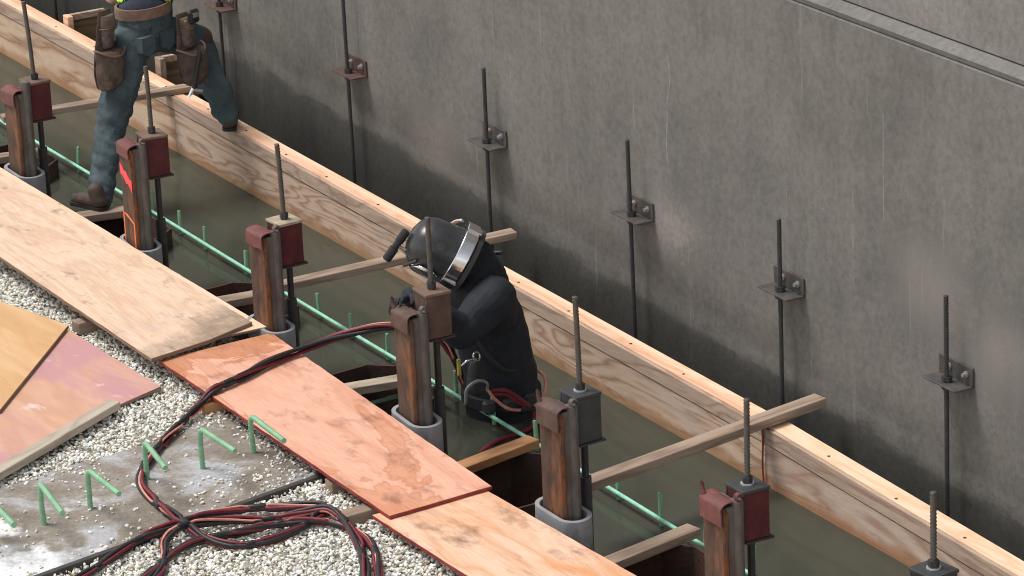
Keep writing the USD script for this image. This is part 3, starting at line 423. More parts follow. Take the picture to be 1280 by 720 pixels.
# ---------------------------------------------------------------- green reinforcement in the trench and hooks in the slab
rb = thing('reinforcing_cage', 'pale green coated reinforcing bars tied in a line through the trench water', 'rebar cage')
RX = 1.30
part(rb, 'long_bar', tube([(RX, y, 0.052 + 0.004 * math.sin(y * 1.3)) for y in np.linspace(16, -8, 40)], 0.0108, 8), 'epoxy_green_wet', True); part(rb, 'long_bar', tube([(RX - 0.012, y, -0.085) for y in np.linspace(16, -8, 20)], 0.0115, 8), 'epoxy_green_wet', True)
part(rb, 'long_bar', tube([(RX + 0.16, y, -0.22) for y in np.linspace(16, -8, 20)], 0.0115, 8), 'epoxy_green_wet', True)
sy = [8.2, 7.4, 6.57, 5.87, 5.48, 5.09, 4.75, 4.21, 3.75, 3.3, 2.92, 2.5, 2.15, 1.75, 1.36, 0.93, 0.55, 0.15, -0.24, -0.63, -1.03, -1.42, -1.85, -2.3, -2.75, -3.2]
for y in sy:
    lx, ly = rng.uniform(-.02, .02), rng.uniform(-.03, .03)
    part(rb, 'upright_bar', tube([(RX + 0.026 + lx, y + ly, -0.5), (RX + 0.026, y, 0.055), (RX + 0.026 - lx * .3, y - ly * .4, 0.155 + rng.uniform(-.02, .02))], 0.0115, 8), 'epoxy_green', True)
for k, y in enumerate((2.1,)): part(rb, 'cross_bar', cyl((0.7, y - 0.23, 0.05), (1.32, y - 0.16, 0.03), 0.0115, 8), 'epoxy_green', True)
def ribbed(pts, r):
    p = np.asarray(pts, float); d = np.concatenate([[0], np.cumsum(np.linalg.norm(np.diff(p, axis=0), axis=1))]); q = np.arange(0, d[-1], 0.0065)
    return tube(np.column_stack([np.interp(q, d, p[:, k]) for k in range(3)]), np.where(np.arange(len(q)) % 3 == 0, r * 1.12, r * 0.95), 9)
HK = [(-1.55, 1.06, .20, .38, 4, 'leftmost green bent bar, mostly cut off by the photo edge'), (-1.294, 1.045, .215, .40, 8, 'green bent bar standing in the pale cement splash'), (-1.031, 1.09, .205, .365, 0, 'green bent bar between the cement splash and the cable bundle'),
      (-0.655, 1.261, .20, .37, 9, 'green bent bar that the cable bundle wraps past'), (-0.377, 1.224, .215, .37, -2, 'tallest green bent bar in the middle of the grey slab'), (-0.085, 1.263, .20, .40, 2, 'green bent bar reaching over the salmon plywood edge')]
for x, y, h, L, a, lab in HK:
    t = math.radians(a); d = np.array([-math.sin(t), -math.cos(t), -0.008]); p0 = np.array([0, 0, h]); pts = [(0.004 * (a % 3), 0, -0.05), (0, 0, h * 0.5), (0, 0, h - 0.045)] + [tuple(p0 + np.array([0, 0, -0.045]) * (1 - math.sin(q)) ** 1 + d * 0.045 * (1 - math.cos(q))) for q in (0.4, 0.8, 1.2, 1.57)] + [tuple(p0 + d * L * 0.6), tuple(p0 + d * L)]
    p = usdkit.mesh(stage, '/World/' + numbered('/World', 'bent_rebar'), ribbed(pts, 0.0132), MATS['epoxy_green'], smooth=60); p.AddTranslateOp().Set(Gf.Vec3d(x, y, 0.215)); keys(p.GetPrim(), label=lab, category='rebar', group='green hooked bars standing in the concrete slab')

# ---------------------------------------------------------------- slab, gravel
SLAB = Polygon([(0.035, 0.80), (-1.5, 0.51), (-3.2, 0.19), (-3.2, 1.55), (-1.25, 1.62), (-0.83, 1.66), (-0.35, 1.77), (0.035, 1.90)])
rag = np.array(SLAB.exterior.segmentize(0.06).coords); rag[:, 1] += np.where(rag[:, 1] > 1.4, (meshkit.fbm(np.column_stack([rag * 7, np.zeros(len(rag))]), 3, 4) - 0.5) * 0.16, 0)
struct('concrete_slab', T(extr(Polygon(rag).buffer(0), 0.3), 0, 0, -0.083), 'slab_concrete')
single('edge_board', 'dark wet edging board along the near side of the grey slab', 'board', beam((0.06, 0.785, 0.19), (-3.2, 0.165, 0.19), 0.034, 0.09), 'wet_board')
stones = UsdGeom.PointInstancer.Define(stage, '/World/loose_gravel'); keys(stones.GetPrim(), label='pale washed gravel spread around the slab and under the plywood', category='gravel', kind='stuff')
protos = []
for i in range(7):
    s = trimesh.creation.icosphere(1, 0.5); s.vertices *= (1.15, 0.85, 0.62); s.vertices += (meshkit.fbm(s.vertices * 2.3 + i * 9, 2, i)[:, None] - 0.5) * s.vertices * 0.9 + nr.normal(0, 0.03, s.vertices.shape)
    protos.append(usdkit.mesh(stage, f'/World/loose_gravel/stone{"" if i == 0 else f"_{i:03d}"}', s, MATS[f'stone_look_{i}'], smooth=50).GetPath())
stones.CreatePrototypesRel().SetTargets(protos)
N = 85000; px, py = nr.uniform(-2.1, 0.57, N), nr.uniform(-1.9, 5.6, N)
inside = shapely.contains_xy(Polygon(rag).buffer(-0.012), px, py); edge = shapely.contains_xy(Polygon(rag).buffer(-0.10), px, py)
dens = meshkit.fbm(np.column_stack([px * 2.2, py * 2.2, px * 0]), 3, 9)
keep = (~inside) | ((nr.random(N) < np.where(edge, np.where(py < 1.1, 0.13, 0.05), 0.18) * (0.2 + 1.6 * np.clip(dens * 3 - 1, 0, 1)))); keep &= (py + 1.9) > (px + 0.0) * 0 - 10
vis = (px > -1.0 - (py < 2.2) * 1.1) & (keep); px, py, inside = px[vis], py[vis], inside[vis]; n = len(px)
sz = 0.009 + 0.016 * nr.random(n) ** 1.6 * np.where(inside, 0.8, 1.0); pz = np.where(inside, 0.217 + sz * 0.22, 0.197 + nr.uniform(0, 0.016, n) + 0.012 * dens[vis])
q = nr.normal(size=(n, 4)); q[:, 1:3] *= 0.35; q /= np.linalg.norm(q, axis=1, keepdims=True)
stones.CreatePositionsAttr(Vt.Vec3fArray.FromNumpy(np.column_stack([px, py, pz]).astype(np.float32))); stones.CreateScalesAttr(Vt.Vec3fArray.FromNumpy(np.repeat(sz[:, None], 3, 1).astype(np.float32)))
stones.CreateOrientationsAttr(Vt.QuathArray([Gf.Quath(float(a), float(b), float(c), float(d)) for a, b, c, d in q])); stones.CreateProtoIndicesAttr(Vt.IntArray.FromNumpy(nr.choice(7, n, p=[.27, .19, .22, .08, .12, .09, .03]).astype(np.int32)))

# ---------------------------------------------------------------- plywood sheets
def sheet(label, corners, z, th, face, edge, tilt=None):
    """corners: outline in plan; tilt(x, y): height above z"""
    base = np.mean(corners, axis=0); P = Polygon(np.array(corners) - base); rr_ = np.array(P.exterior.segmentize(0.05).coords); c = rr_[:-1]
    c = c + (meshkit.fbm(np.column_stack([c * 30, c[:, :1] * 0 + z * 50]), 2, 3)[:, None] - 0.5) * 0.006
    P2 = Polygon(c).buffer(0); t = thing('plywood_sheet', label, 'plywood sheet', (base[0], base[1], z), 0, 'plywood sheets laid as walkway over the gravel')
    def lift(m):
        if tilt is not None: m.vertices[:, 2] += np.array([tilt(x + base[0], y + base[1]) for x, y in m.vertices[:, :2]])
        return m
    part(t, 'sheet', lift(T(extr(P2.buffer(-0.0015), th - 0.0015), 0, 0, 0.0015)), face); part(t, 'edge_band', lift(extr(P2.difference(P2.buffer(-0.006)), th - 0.0025)), edge); return t
sheet('salmon stained plywood sheet with red edge running from the tan sheet to the near sheet', [(-0.005, 2.50), (0.0, 0.0), (0.565, 0.03), (0.655, 2.52)], 0.282, 0.018, 'sheet_salmon', 'red_edge')
sheet('thin tan plywood sheet showing only a strip beneath the large tan sheet', [(0.10, 6.2), (0.12, 2.60), (0.66, 2.58), (0.60, 6.2)], 0.302, 0.012, 'sheet_tan_under', 'ply_edge')
sheet('large weathered tan plywood sheet with smudged corner at the left', [(-0.075, 5.35), (-0.065, 2.46), (0.30, 2.53), (0.605, 2.64), (0.525, 6.3), (-0.07, 6.3)], 0.316, 0.020, 'sheet_tan', 'ply_edge')
sheet('peach plywood sheet nearest the camera at the bottom edge', [(-0.04, 0.10), (0.03, -2.5), (0.66, -2.5), (0.54, 0.10)], 0.262, 0.018, 'sheet_peach', 'red_edge')
sheet('pinkish stained plywood sheet with white scuffs lying on the gravel at left', [(-0.10, 2.285), (-0.145, 3.33), (-0.9, 3.95), (-1.6, 2.3), (-1.25, 1.72), (-0.40, 2.17)], 0.228, 0.018, 'sheet_pink', 'ply_edge')
sheet('yellow orange plywood sheet overlapping the pink one at the left edge', [(-0.138, 3.36), (-0.93, 2.42), (-1.5, 2.9), (-1.05, 4.70), (-0.30, 3.98)], 0.250, 0.018, 'sheet_yellow', 'ply_edge')
board('lumber_strip', 'weathered lumber strip along the near edge of the pink plywood', (-0.415, 2.16, 0.262), (-1.75, 1.37, 0.262), 0.075, 0.04, 'grey_lumber', 'lumber', None)
for a, b, lab in (((-0.13, 0.225, 0.232), (0.3, 0.25, 0.232), 'wood block under the near end of the salmon plywood'), ((-0.06, 1.90, 0.238), (0.3, 1.88, 0.238), 'wood block under the salmon plywood beside the cable'), ((-0.10, 3.36, 0.245), (0.3, 3.38, 0.245), 'wood block under the large tan plywood'), ((0.0, 0.62, 0.232), (0.3, 0.60, 0.232), 'small wood block under the salmon plywood beyond the slab')):
    board('wood_block', lab, a, b, 0.085, 0.065, 'brace_wood' if 'cable' not in lab else 'orange_board', 'wood block', 'wood blocks propping the plywood sheets')

# ---------------------------------------------------------------- dive umbilical: bundled hoses with tape wraps
um = thing('dive_umbilical', 'bundle of red black and salmon hoses taped together and coiled on the gravel', 'hose bundle')
def bundle(pts, R=0.0175, twist=3.0, strands=(('rubber_black', .0115), ('rubber_red', .0105), ('rubber_salmon', .006), ('rubber_black', .0105), ('rubber_red', .009)), tapes=(), seed=0):
    path = catmull(pts, 14); p, t, N, B = frames(path); s = np.concatenate([[0], np.cumsum(np.linalg.norm(np.diff(p, axis=0), axis=1))]); r0 = random.Random(seed)
    for k, (mt, r) in enumerate(strands):
        ph = 2 * np.pi * k / len(strands) + s * twist + 0.5 * np.sin(s * 7 + k * 2 + seed); rad = R * (0.62 + 0.42 * (meshkit.noise(np.column_stack([s * 5, s * 0 + k * 7, s * 0 + seed]), 1)))
        for w in tapes: rad = np.where(np.abs(s - w * s[-1]) < 0.06, R * 0.55, rad)
        q = p + (np.cos(ph) * rad)[:, None] * N + (np.sin(ph) * rad)[:, None] * B; q[:, 2] = np.maximum(q[:, 2], np.interp(s, s, p[:, 2]) - 0.017)
        part(um, 'hose', tube(q, r, 7), mt, True)
    for w in tapes:
        i = int(np.argmin(np.abs(s - w * s[-1]))); i = min(max(i, 1), len(p) - 2); c, d = p[i], t[i]; hl = r0.uniform(0.022, 0.045)
        part(um, 'tape_wrap', tube([c - d * hl, c - d * hl * .8, c, c + d * hl * .8, c + d * hl], [R * 0.9, R * 1.12, R * 1.16, R * 1.12, R * 0.9], 10), 'tape_black', True)
bundle([(1.34, 1.66, 0.12), (1.26, 1.78, 0.36), (1.07, 1.95, 0.415), (0.86, 2.08, 0.375), (0.62, 2.12, 0.33), (0.40, 2.06, 0.328), (0.20, 1.96, 0.328), (0.02, 1.90, 0.32), (-0.06, 1.88, 0.275), (-0.22, 1.77, 0.248), (-0.42, 1.59, 0.242), (-0.62, 1.37, 0.24), (-0.735, 1.16, 0.242), (-0.765, 0.92, 0.242), (-0.775, 0.72, 0.255), (-0.78, 0.52, 0.262), (-0.75, 0.36, 0.245), (-0.66, 0.24, 0.235), (-0.52, 0.21, 0.236), (-0.36, 0.24, 0.24), (-0.22, 0.30, 0.25), (-0.155, 0.335, 0.252), (-0.165, 0.40, 0.255), (-0.26, 0.475, 0.252), (-0.42, 0.565, 0.25), (-0.62, 0.625, 0.252), (-0.82, 0.60, 0.25), (-1.05, 0.54, 0.245), (-1.3, 0.40, 0.235), (-1.55, 0.25, 0.235)],
       tapes=(0.02, 0.07, 0.27, 0.335, 0.395, 0.44, 0.52, 0.575, 0.645, 0.70, 0.79, 0.85, 0.90, 0.95), seed=1)
bundle([(-0.42, -0.70, 0.235), (-0.30, -0.45, 0.235), (-0.20, -0.24, 0.236), (-0.145, -0.04, 0.238), (-0.165, 0.13, 0.242), (-0.25, 0.25, 0.25), (-0.42, 0.335, 0.246), (-0.60, 0.36, 0.245), (-0.80, 0.38, 0.242), (-0.95, 0.33, 0.238), (-1.12, 0.20, 0.236), (-1.3, 0.05, 0.235)], tapes=(0.1, 0.25, 0.42, 0.55, 0.68, 0.85), seed=2)
bundle([(-1.25, 0.02, 0.236), (-1.10, 0.16, 0.237), (-1.00, 0.32, 0.240), (-0.93, 0.47, 0.248), (-0.82, 0.52, 0.272), (-0.60, 0.52, 0.25), (-0.42, 0.42, 0.243), (-0.27, 0.36, 0.258), (-0.17, 0.29, 0.275), (-0.16, 0.14, 0.26), (-0.20, -0.06, 0.24), (-0.27, -0.24, 0.236), (-0.34, -0.40, 0.235), (-0.5, -0.72, 0.235)], R=0.0175, tapes=(0.12, 0.28, 0.45, 0.62, 0.76, 0.9), seed=3)

# ================================================================ PEOPLE
def hand(wrist, d, palm_n, side, curl=0.6, s=1.0, r=0.0085):
    """chains for a hand: d = direction of the fingers, palm_n = out of the palm, side = towards the thumb"""
    w = np.array(wrist, float); d = np.array(d, float) / np.linalg.norm(d); pn = np.array(palm_n, float); pn -= d * (pn @ d); pn /= np.linalg.norm(pn); sd = np.array(side, float); sd -= d * (sd @ d) + pn * (sd @ pn); sd /= np.linalg.norm(sd); ch = []
    k = [w + d * 0.085 * s + sd * o * s for o in (0.030, 0.010, -0.010, -0.029)]
    for q in k: ch.append([(w + (q - w) * 0.15, 0.019 * s), (q, 0.0135 * s)])
    ch.append([(k[0], 0.013 * s), (k[3], 0.013 * s)])
    for q, L in zip(k, (0.068, 0.076, 0.070, 0.055)):
        a, p = curl * 0.6, q; c = [(q, r * 1.15)]
        for f in (0.45, 0.32, 0.25):
            p = p + (d * math.cos(a) + pn * math.sin(a)) * L * f * s * 1.05; c.append((p, r * (1.05 - f * 0.2))); a += curl * 0.75
        ch.append(c)
    b = w + d * 0.028 * s + sd * 0.026 * s; b2 = b + (d * 0.6 + sd * 0.7 + pn * 0.3) * 0.036 * s; ch.append([(b, 0.015 * s), (b2, 0.0115 * s), (b2 + (d * 0.8 + sd * 0.2 + pn * 0.55) * 0.034 * s, 0.0095 * s)])
    return ch
A = lambda *v: np.array(v, float)

# ---- the diver, leaning over the brown pile, waist deep
dv = thing('person', 'diver in black suit and dive helmet leaning over a pile, waist deep in the water', 'person', (0, 0, 0))
ax = -0.89 * A(*RIGHT) + 0.46 * A(*UP) + 0.15 * A(*BACK); ax /= np.linalg.norm(ax); HC = A(1.247, 1.50, 0.893) + ax * 0.143; fd = -0.46 * A(*RIGHT) - 0.89 * A(*UP) + 0.15 * A(*BACK); fd -= ax * (fd @ ax); fd /= np.linalg.norm(fd); sdv = np.cross(ax, fd)
RC = HC - ax * 0.17 + A(0.02, 0.02, 0.0)
hips = A(1.475, 1.52, -0.02); chest = A(1.40, 1.50, 0.50)
torso = [(hips, 0.20, (1, 1.0, 1)), (A(1.46, 1.51, 0.20), 0.188, (1.0, 1.0, 1)), (chest, 0.185, (0.98, 1.10, 1)), (A(1.345, 1.50, 0.70), 0.145, (0.95, 1.25, 1)), (RC + A(0.035, 0, -0.05), 0.115), (RC, 0.10)]
lsh, lel, lwr = A(1.325, 1.30, 0.70), A(1.085, 1.21, 0.60), A(0.80, 1.20, 0.855)
rsh, rel, rwr = A(1.315, 1.72, 0.655), A(1.12, 1.80, 0.50), A(1.02, 1.55, 0.50)
ch = [torso, [(chest + A(-0.02, -0.1, 0.06), 0.12), (lsh, 0.118), (lel, 0.09), (lwr, 0.05)], [(chest + A(-0.02, 0.1, 0.06), 0.12), (rsh, 0.098), (rel, 0.070), (rwr, 0.046)],
      [(hips + A(-0.02, -0.10, -0.02), 0.12), (A(1.22, 1.38, -0.22), 0.092), (A(1.32, 1.36, -0.58), 0.07), (A(1.40, 1.35, -0.72), 0.06), (A(1.25, 1.34, -0.80), 0.045)], [(hips + A(-0.02, 0.10, -0.02), 0.12), (A(1.28, 1.66, -0.30), 0.092), (A(1.45, 1.66, -0.66), 0.07), (A(1.55, 1.66, -0.76), 0.06), (A(1.42, 1.66, -0.80), 0.045)],
      [(RC, 0.07), (HC, 0.10)]]
ch += hand(lwr, A(-0.95, -0.42, 0.10), A(0.1, -0.45, -0.9), A(-0.2, -0.9, 0.3), 0.75, 1.2, 0.0115) + hand(rwr, A(-0.9, -0.2, -0.25), A(0.2, -0.9, 0), A(0, 0.2, 0.9), 0.7, 1.1, 0.0105)
part(dv, 'body', flesh(ch, 0.013, 7, wrinkle=0.024, wscale=9, seed=5), 'drysuit', True)
part(dv, 'suit_collar', flesh([[(RC + A(0.02, 0.0, -0.02), 0.125), (A(1.375, 1.50, 0.76), 0.125, (0.9, 1.1, 1))], [(A(1.385, 1.48, 0.905), 0.035), (A(1.40, 1.47, 0.72), 0.10)]], 0.015, 4, wrinkle=0.03, wscale=16), 'drysuit', True)
M = np.eye(4); M[:3, 0], M[:3, 1], M[:3, 2], M[:3, 3] = fd, sdv, ax, HC
def H(m): m.apply_transform(M); return m           # helmet space: x face, y the diver's left-right, z crown
hl_profile = np.array([(0.001, 0.130), (0.05, 0.126), (0.095, 0.110), (0.130, 0.078), (0.148, 0.038), (0.152, 0.0), (0.150, -0.06), (0.146, -0.12), (0.150, -0.135), (0.142, -0.150), (0.13, -0.150)])
sh = trimesh.creation.revolve(hl_profile, sections=48); k = np.clip((sh.vertices[:, 2] + 0.15) / 0.12, 0, 1); sh.vertices[:, 0] = sh.vertices[:, 0] * (1 - 0.05 * k) + 0.022 * k; sh.vertices[:, 1] *= 1 - 0.05 * k
hm = part(dv, 'helmet', H(sh), 'helmet_shell', 40)
def ringm(r0, r1, z0, z1, sx=1.0): m = trimesh.creation.revolve(np.array([(r0, z0), (r1 - .004, z0), (r1, z0 + .004), (r1, z1 - .004), (r1 - .004, z1), (r0, z1), (r0, z0)]), sections=48); m.vertices[:, 0] *= sx; return m
part(hm, 'neck_ring', H(ringm(0.135, 0.168, -0.178, -0.108, 1.05)), 'chrome', 40); part(hm, 'neck_clamp', H(ringm(0.12, 0.160, -0.212, -0.181, 1.05)), 'charcoal_steel', 40)
for a in (-2.3, -1.75, -1.2, 0.4, 2.4):
    m = rbox(-0.012, 0.012, -0.024, 0.024, -0.185, -0.105, 0.004); m.apply_translation((0.174, 0, 0)); rot(m, a, (0, 0, 1)); part(hm, 'ring_latch', H(m), 'charcoal_steel' if a in (-2.3, -1.2) else 'chrome')
fp = trimesh.creation.revolve(np.array([(0.001, 0.018), (0.07, 0.012), (0.082, 0.006)]), sections=32); rot(fp, math.pi / 2, (0, 1, 0)); fp.apply_scale((1, 1.1, 0.85)); fp.apply_translation((0.156, 0, -0.02)); part(hm, 'visor', H(fp), 'visor_glass', True)
fr = trimesh.creation.torus(0.085, 0.011, major_sections=36, minor_sections=10); rot(fr, math.pi / 2, (0, 1, 0)); fr.apply_scale((1, 1.1, 0.85)); fr.apply_translation((0.158, 0, -0.02)); part(hm, 'visor_frame', H(fr), 'chrome', True)
part(hm, 'regulator', H(T(rot(trimesh.creation.cylinder(0.05, 0.06, sections=24), math.pi / 2, (0, 1, 0)), 0.165, 0, -0.105)), 'charcoal_steel', 40); part(hm, 'regulator_cover', H(T(rot(trimesh.creation.cylinder(0.036, 0.012, sections=24), math.pi / 2, (0, 1, 0)), 0.202, 0, -0.105)), 'chrome', 40)
part(hm, 'vent_tube', H(tube(catmull([(0.10, -0.155, -0.09), (0.165, -0.115, -0.095), (0.185, -0.05, -0.115)], 6), 0.014, 8)), 'chrome', True)
part(hm, 'side_block', H(rbox(-0.02, 0.075, -0.188, -0.140, -0.085, -0.04, 0.008)), 'charcoal_steel'); part(hm, 'side_tube', H(cyl((-0.09, -0.150, -0.10), (-0.055, -0.155, -0.005), 0.013, 10)), 'rubber_salmon', 40)
for y in (-1, 1): part(hm, 'ear_knob', H(T(rot(trimesh.creation.cylinder(0.022, 0.03, sections=10), math.pi / 2, (1, 0, 0)), 0.03, y * 0.150, -0.02)), 'charcoal_steel', 40)
part(hm, 'bent_tube', H(tube(catmull([(-0.02, -0.165, -0.06), (-0.08, -0.168, -0.055), (-0.125, -0.135, -0.05), (-0.155, -0.07, -0.06), (-0.165, 0.0, -0.08)], 7), 0.011, 8)), 'chrome', True); part(hm, 'brow_ridge', H(tube(catmull([(0.14, -0.09, 0.05), (0.165, -0.045, 0.075), (0.172, 0.0, 0.082), (0.165, 0.045, 0.075), (0.14, 0.09, 0.05)], 6), 0.009, 8)), 'helmet_shell', True)
part(hm, 'supply_hose', H(tube(catmull([(0.03, -0.165, -0.065), (0.05, -0.215, -0.10), (0.0, -0.235, -0.17), (-0.08, -0.21, -0.26), (-0.14, -0.16, -0.36)], 7), 0.012, 8)), 'rubber_black', True)
# lamp on the brow
lp = A(0.098, 0.0, 0.175); la = A(-0.58, 0.12, 0.80); c0 = HC + fd * 0.10 + ax * 0.165
ld = 0.57 * A(*RIGHT) + 0.80 * A(*UP) + 0.2 * A(*BACK); ld /= np.linalg.norm(ld)
lm = part(dv, 'helmet_lamp', tube([c0 - ld * 0.095, c0 - ld * 0.088, c0 - ld * 0.02, c0 - ld * 0.018, c0 + ld * 0.02, c0 + ld * 0.022, c0 + ld * 0.085, c0 + ld * 0.09], [0.018, 0.024, 0.024, 0.019, 0.019, 0.023, 0.023, 0.018], 14), 'rubber_black', 40)
part(lm, 'lamp_bracket', cat_([beam(c0, HC + fd * 0.10 + ax * 0.10 + sdv * 0.02, 0.016, 0.008), cyl(c0 - A(0, .0, 0.0), HC + fd * 0.145 + ax * 0.02, 0.006, 8)]), 'pale_plate')
# harness, hardware and hoses on the near side
part(dv, 'harness_strap', tube(catmull([(1.20, 1.345, 0.60), (1.27, 1.305, 0.42), (1.38, 1.312, 0.30), (1.52, 1.36, 0.28), (1.585, 1.42, 0.285), (1.60, 1.50, 0.29)], 6), 0.016, 8), 'webbing', True)
part(dv, 'weight_belt', T(ringm(0.182, 0.208, 0.02, 0.085), 1.465, 1.52, 0.04), 'webbing', 40)
for x, y, z in ((1.30, 1.36, 0.10), (1.40, 1.325, 0.10), (1.52, 1.33, 0.10)): part(dv, 'belt_weight', rbox(x - .035, x + .035, y - .025, y + .02, z - .035, z + .035, 0.012), 'charcoal_steel')
part(dv, 'shackle', rot(T(trimesh.creation.torus(0.022, 0.005, major_sections=20, minor_sections=8), 0, 0, 0), 1.2, (1, 0.3, 0)).apply_translation((1.205, 1.29, 0.42)), 'chrome', True); part(dv, 'snap_hook', tube(catmull([(1.10, 1.26, 0.40), (1.13, 1.25, 0.425), (1.17, 1.25, 0.425), (1.18, 1.26, 0.40)], 5), 0.007, 8), 'chrome', True)
part(dv, 'tool_bag', flesh([[(A(1.20, 1.29, 0.36), 0.045), (A(1.19, 1.28, 0.26), 0.05)]], 0.02, 5, wrinkle=0.01, wscale=20), 'webbing', True); part(dv, 'yellow_tag', rbox(1.065, 1.085, 1.235, 1.25, 0.36, 0.45, 0.004), 'yellow_tag')
part(dv, 'hose', tube(catmull([(1.10, 1.24, 0.20), (1.11, 1.235, 0.28), (1.17, 1.235, 0.31), (1.225, 1.24, 0.29), (1.235, 1.25, 0.24)], 7), 0.0085, 8), 'grey_hose', True)
part(dv, 'hose', tube(catmull([(1.225, 1.25, 0.26), (1.27, 1.24, 0.19), (1.34, 1.22, 0.125), (1.43, 1.21, 0.105), (1.53, 1.235, 0.115), (1.61, 1.31, 0.155), (1.645, 1.40, 0.19), (1.62, 1.50, 0.20)], 8), 0.0085, 8), 'rubber_salmon', True)
for k, off in enumerate((0, 0.022)): part(dv, 'hose', tube(catmull([(1.26, 1.25, 0.235 - off), (1.33, 1.225, 0.225 - off), (1.40, 1.21, 0.165 - off), (1.45, 1.20, 0.11), (1.47, 1.19, 0.055 - off * .4), (1.44, 1.17, 0.02), (1.36, 1.15, 0.012), (1.2, 1.12, 0.012 - off), (1.0, 1.06, -0.03)], 8), 0.0125 - k * .002, 8), 'rubber_red', True)
part(dv, 'tape_wrap', tube([(1.40, 1.205, 0.11), (1.47, 1.205, 0.10)], 0.022, 10), 'tape_black', True)

# ---- the worker astride the trench, seen from behind
wk = thing('person', 'standing worker in jeans and tool belt straddling the trench, back turned', 'person', (0, 0, 0))
PEL = A(1.520, 5.82, 1.085); lh, rh = A(1.415, 5.78, 1.015), A(1.615, 5.86, 1.015)
lk, la_ = A(1.19, 5.70, 0.53), A(0.975, 5.44, 0.185); lt = A(0.90, 5.53, 0.17)
rk, ra = A(1.885, 5.90, 0.90), A(1.985, 5.74, 0.455); rt_ = A(2.06, 5.86, 0.405)
bel, chs = A(1.545, 5.85, 1.13), A(1.61, 5.97, 1.40); hd = A(1.70, 6.13, 1.70)
lS, rS = A(1.47, 5.91, 1.47), A(1.78, 6.06, 1.47); lE, lW = A(1.44, 6.10, 1.22), A(1.62, 6.28, 1.14); rE, rW = A(1.93, 6.16, 1.24), A(1.86, 6.35, 1.15)
legs = [[(PEL + A(0, 0, .05), 0.145, (1.12, .85, .8)), (PEL + A(0, 0, -0.02), 0.15, (1.15, .85, .8))], [(lh, 0.122), (lk, 0.096), (lk + (la_ - lk) * .4, 0.086), (la_ + A(0.0, 0, 0.0), 0.072)], [(rh, 0.12), (rk, 0.100), (rk + (ra - rk) * .4, 0.088), (ra, 0.076)], [(lh, 0.115), (rh, 0.115)]]
body = [[(PEL, 0.12), (bel, 0.13, (1.1, .8, 1)), (chs, 0.14, (1.15, .8, 1)), (chs + A(.03, .05, .12), 0.09), (hd - A(.02, .03, .12), 0.058), (hd + A(.005, .01, -.02), 0.088, (.9, 1, 1.15))], [(lh, 0.09), (lk, 0.06), (la_, 0.042)], [(rh, 0.09), (rk, 0.06), (ra, 0.042)], [(chs + A(0, 0, .06), .1), (lS, 0.065), (lE, 0.044), (lW, 0.03)], [(chs + A(0, 0, .06), .1), (rS, 0.065), (rE, 0.044), (rW, 0.03)],
        [(la_, 0.04), (la_ + A(0, -.01, -.045), 0.038), (lt, 0.03)], [(ra, 0.04), (ra + A(0, -.01, -.045), 0.038), (rt_, 0.03)], [(hd + A(.035, .075, -.03), 0.03), (hd + A(.03, .065, -.07), 0.03)], [(hd + A(.042, .092, -.03), 0.012), (hd + A(.045, .10, -.055), 0.014)], [(hd + A(-.085, .03, -.04), 0.012), (hd + A(-.083, .028, -.07), 0.01)], [(hd + A(.085, -.03, -.04), 0.012), (hd + A(.083, -.032, -.07), 0.01)]]
body += hand(lW, lW - lE + A(.02, .02, -.03), A(0.6, -.5, -.4), A(.3, .6, .5), 0.6) + hand(rW, rW - rE + A(-.04, .04, -.03), A(-.6, -.3, -.5), A(-.3, .7, .5), 0.6)
part(wk, 'body', flesh(body, 0.013, 7), 'skin', True)
jn = flesh(legs, 0.014, 6, wrinkle=0.034, wscale=13, seed=2); v = jn.vertices; fo = meshkit.fbm(np.column_stack([v[:, 0] * 4, v[:, 1] * 4, v[:, 2] * 22 + v[:, 0] * 14]), 3, 6) - 0.5
jn.vertices = v + jn.vertex_normals * (fo * (0.022 + 0.03 * np.clip(0.55 - np.abs(v[:, 2] - 0.3) * 1.2, 0, 1)))[:, None]; part(wk, 'jeans', jn, 'denim', True)
part(wk, 'tshirt', flesh([[(PEL + A(0, 0, .10), 0.145, (1.12, .82, .7)), (bel + A(0, 0, .02), 0.15, (1.12, .85, 1)), (chs, 0.158, (1.15, .85, 1)), (chs + A(.03, .05, .10), 0.10)], [(chs + A(0, 0, .06), .115), (lS, 0.083), (lS + (lE - lS) * .7, .066)], [(chs + A(0, 0, .06), .115), (rS, 0.083), (rS + (rE - rS) * .7, .066)]], 0.018, 6, wrinkle=0.018, seed=4), 'navy_cotton', True)
vest = flesh([[(bel + A(0, 0, .03), 0.163, (1.12, .86, .9)), (chs, 0.172, (1.15, .87, 1)), (chs + A(.03, .05, .08), 0.115)], [(chs + A(0, 0, .06), .13), (lS, 0.095)], [(chs + A(0, 0, .06), .13), (rS, 0.095)]], 0.018, 6, wrinkle=0.014, seed=8)
vv = vest.vertices; fcz = vest.triangles_center; hem = 1.22 + 0.12 * np.exp(-((fcz[:, 0] - 1.50) / 0.10) ** 2) * (fcz[:, 1] < 5.95)
cut = vest.submesh([np.where(fcz[:, 2] > hem)[0]], append=True); vi = cut.copy(); vi.vertices -= vi.vertex_normals * 0.004; vi.invert(); vs = part(wk, 'safety_vest', cat_([cut, vi]), 'hivis_lime', True)
oc = cut.submesh([np.where(np.abs(cut.triangles_center[:, 0] - 1.715) < 0.02)[0]], append=True); oc.vertices += oc.vertex_normals * 0.003; part(vs, 'orange_stripe', oc, 'hivis_orange', True)
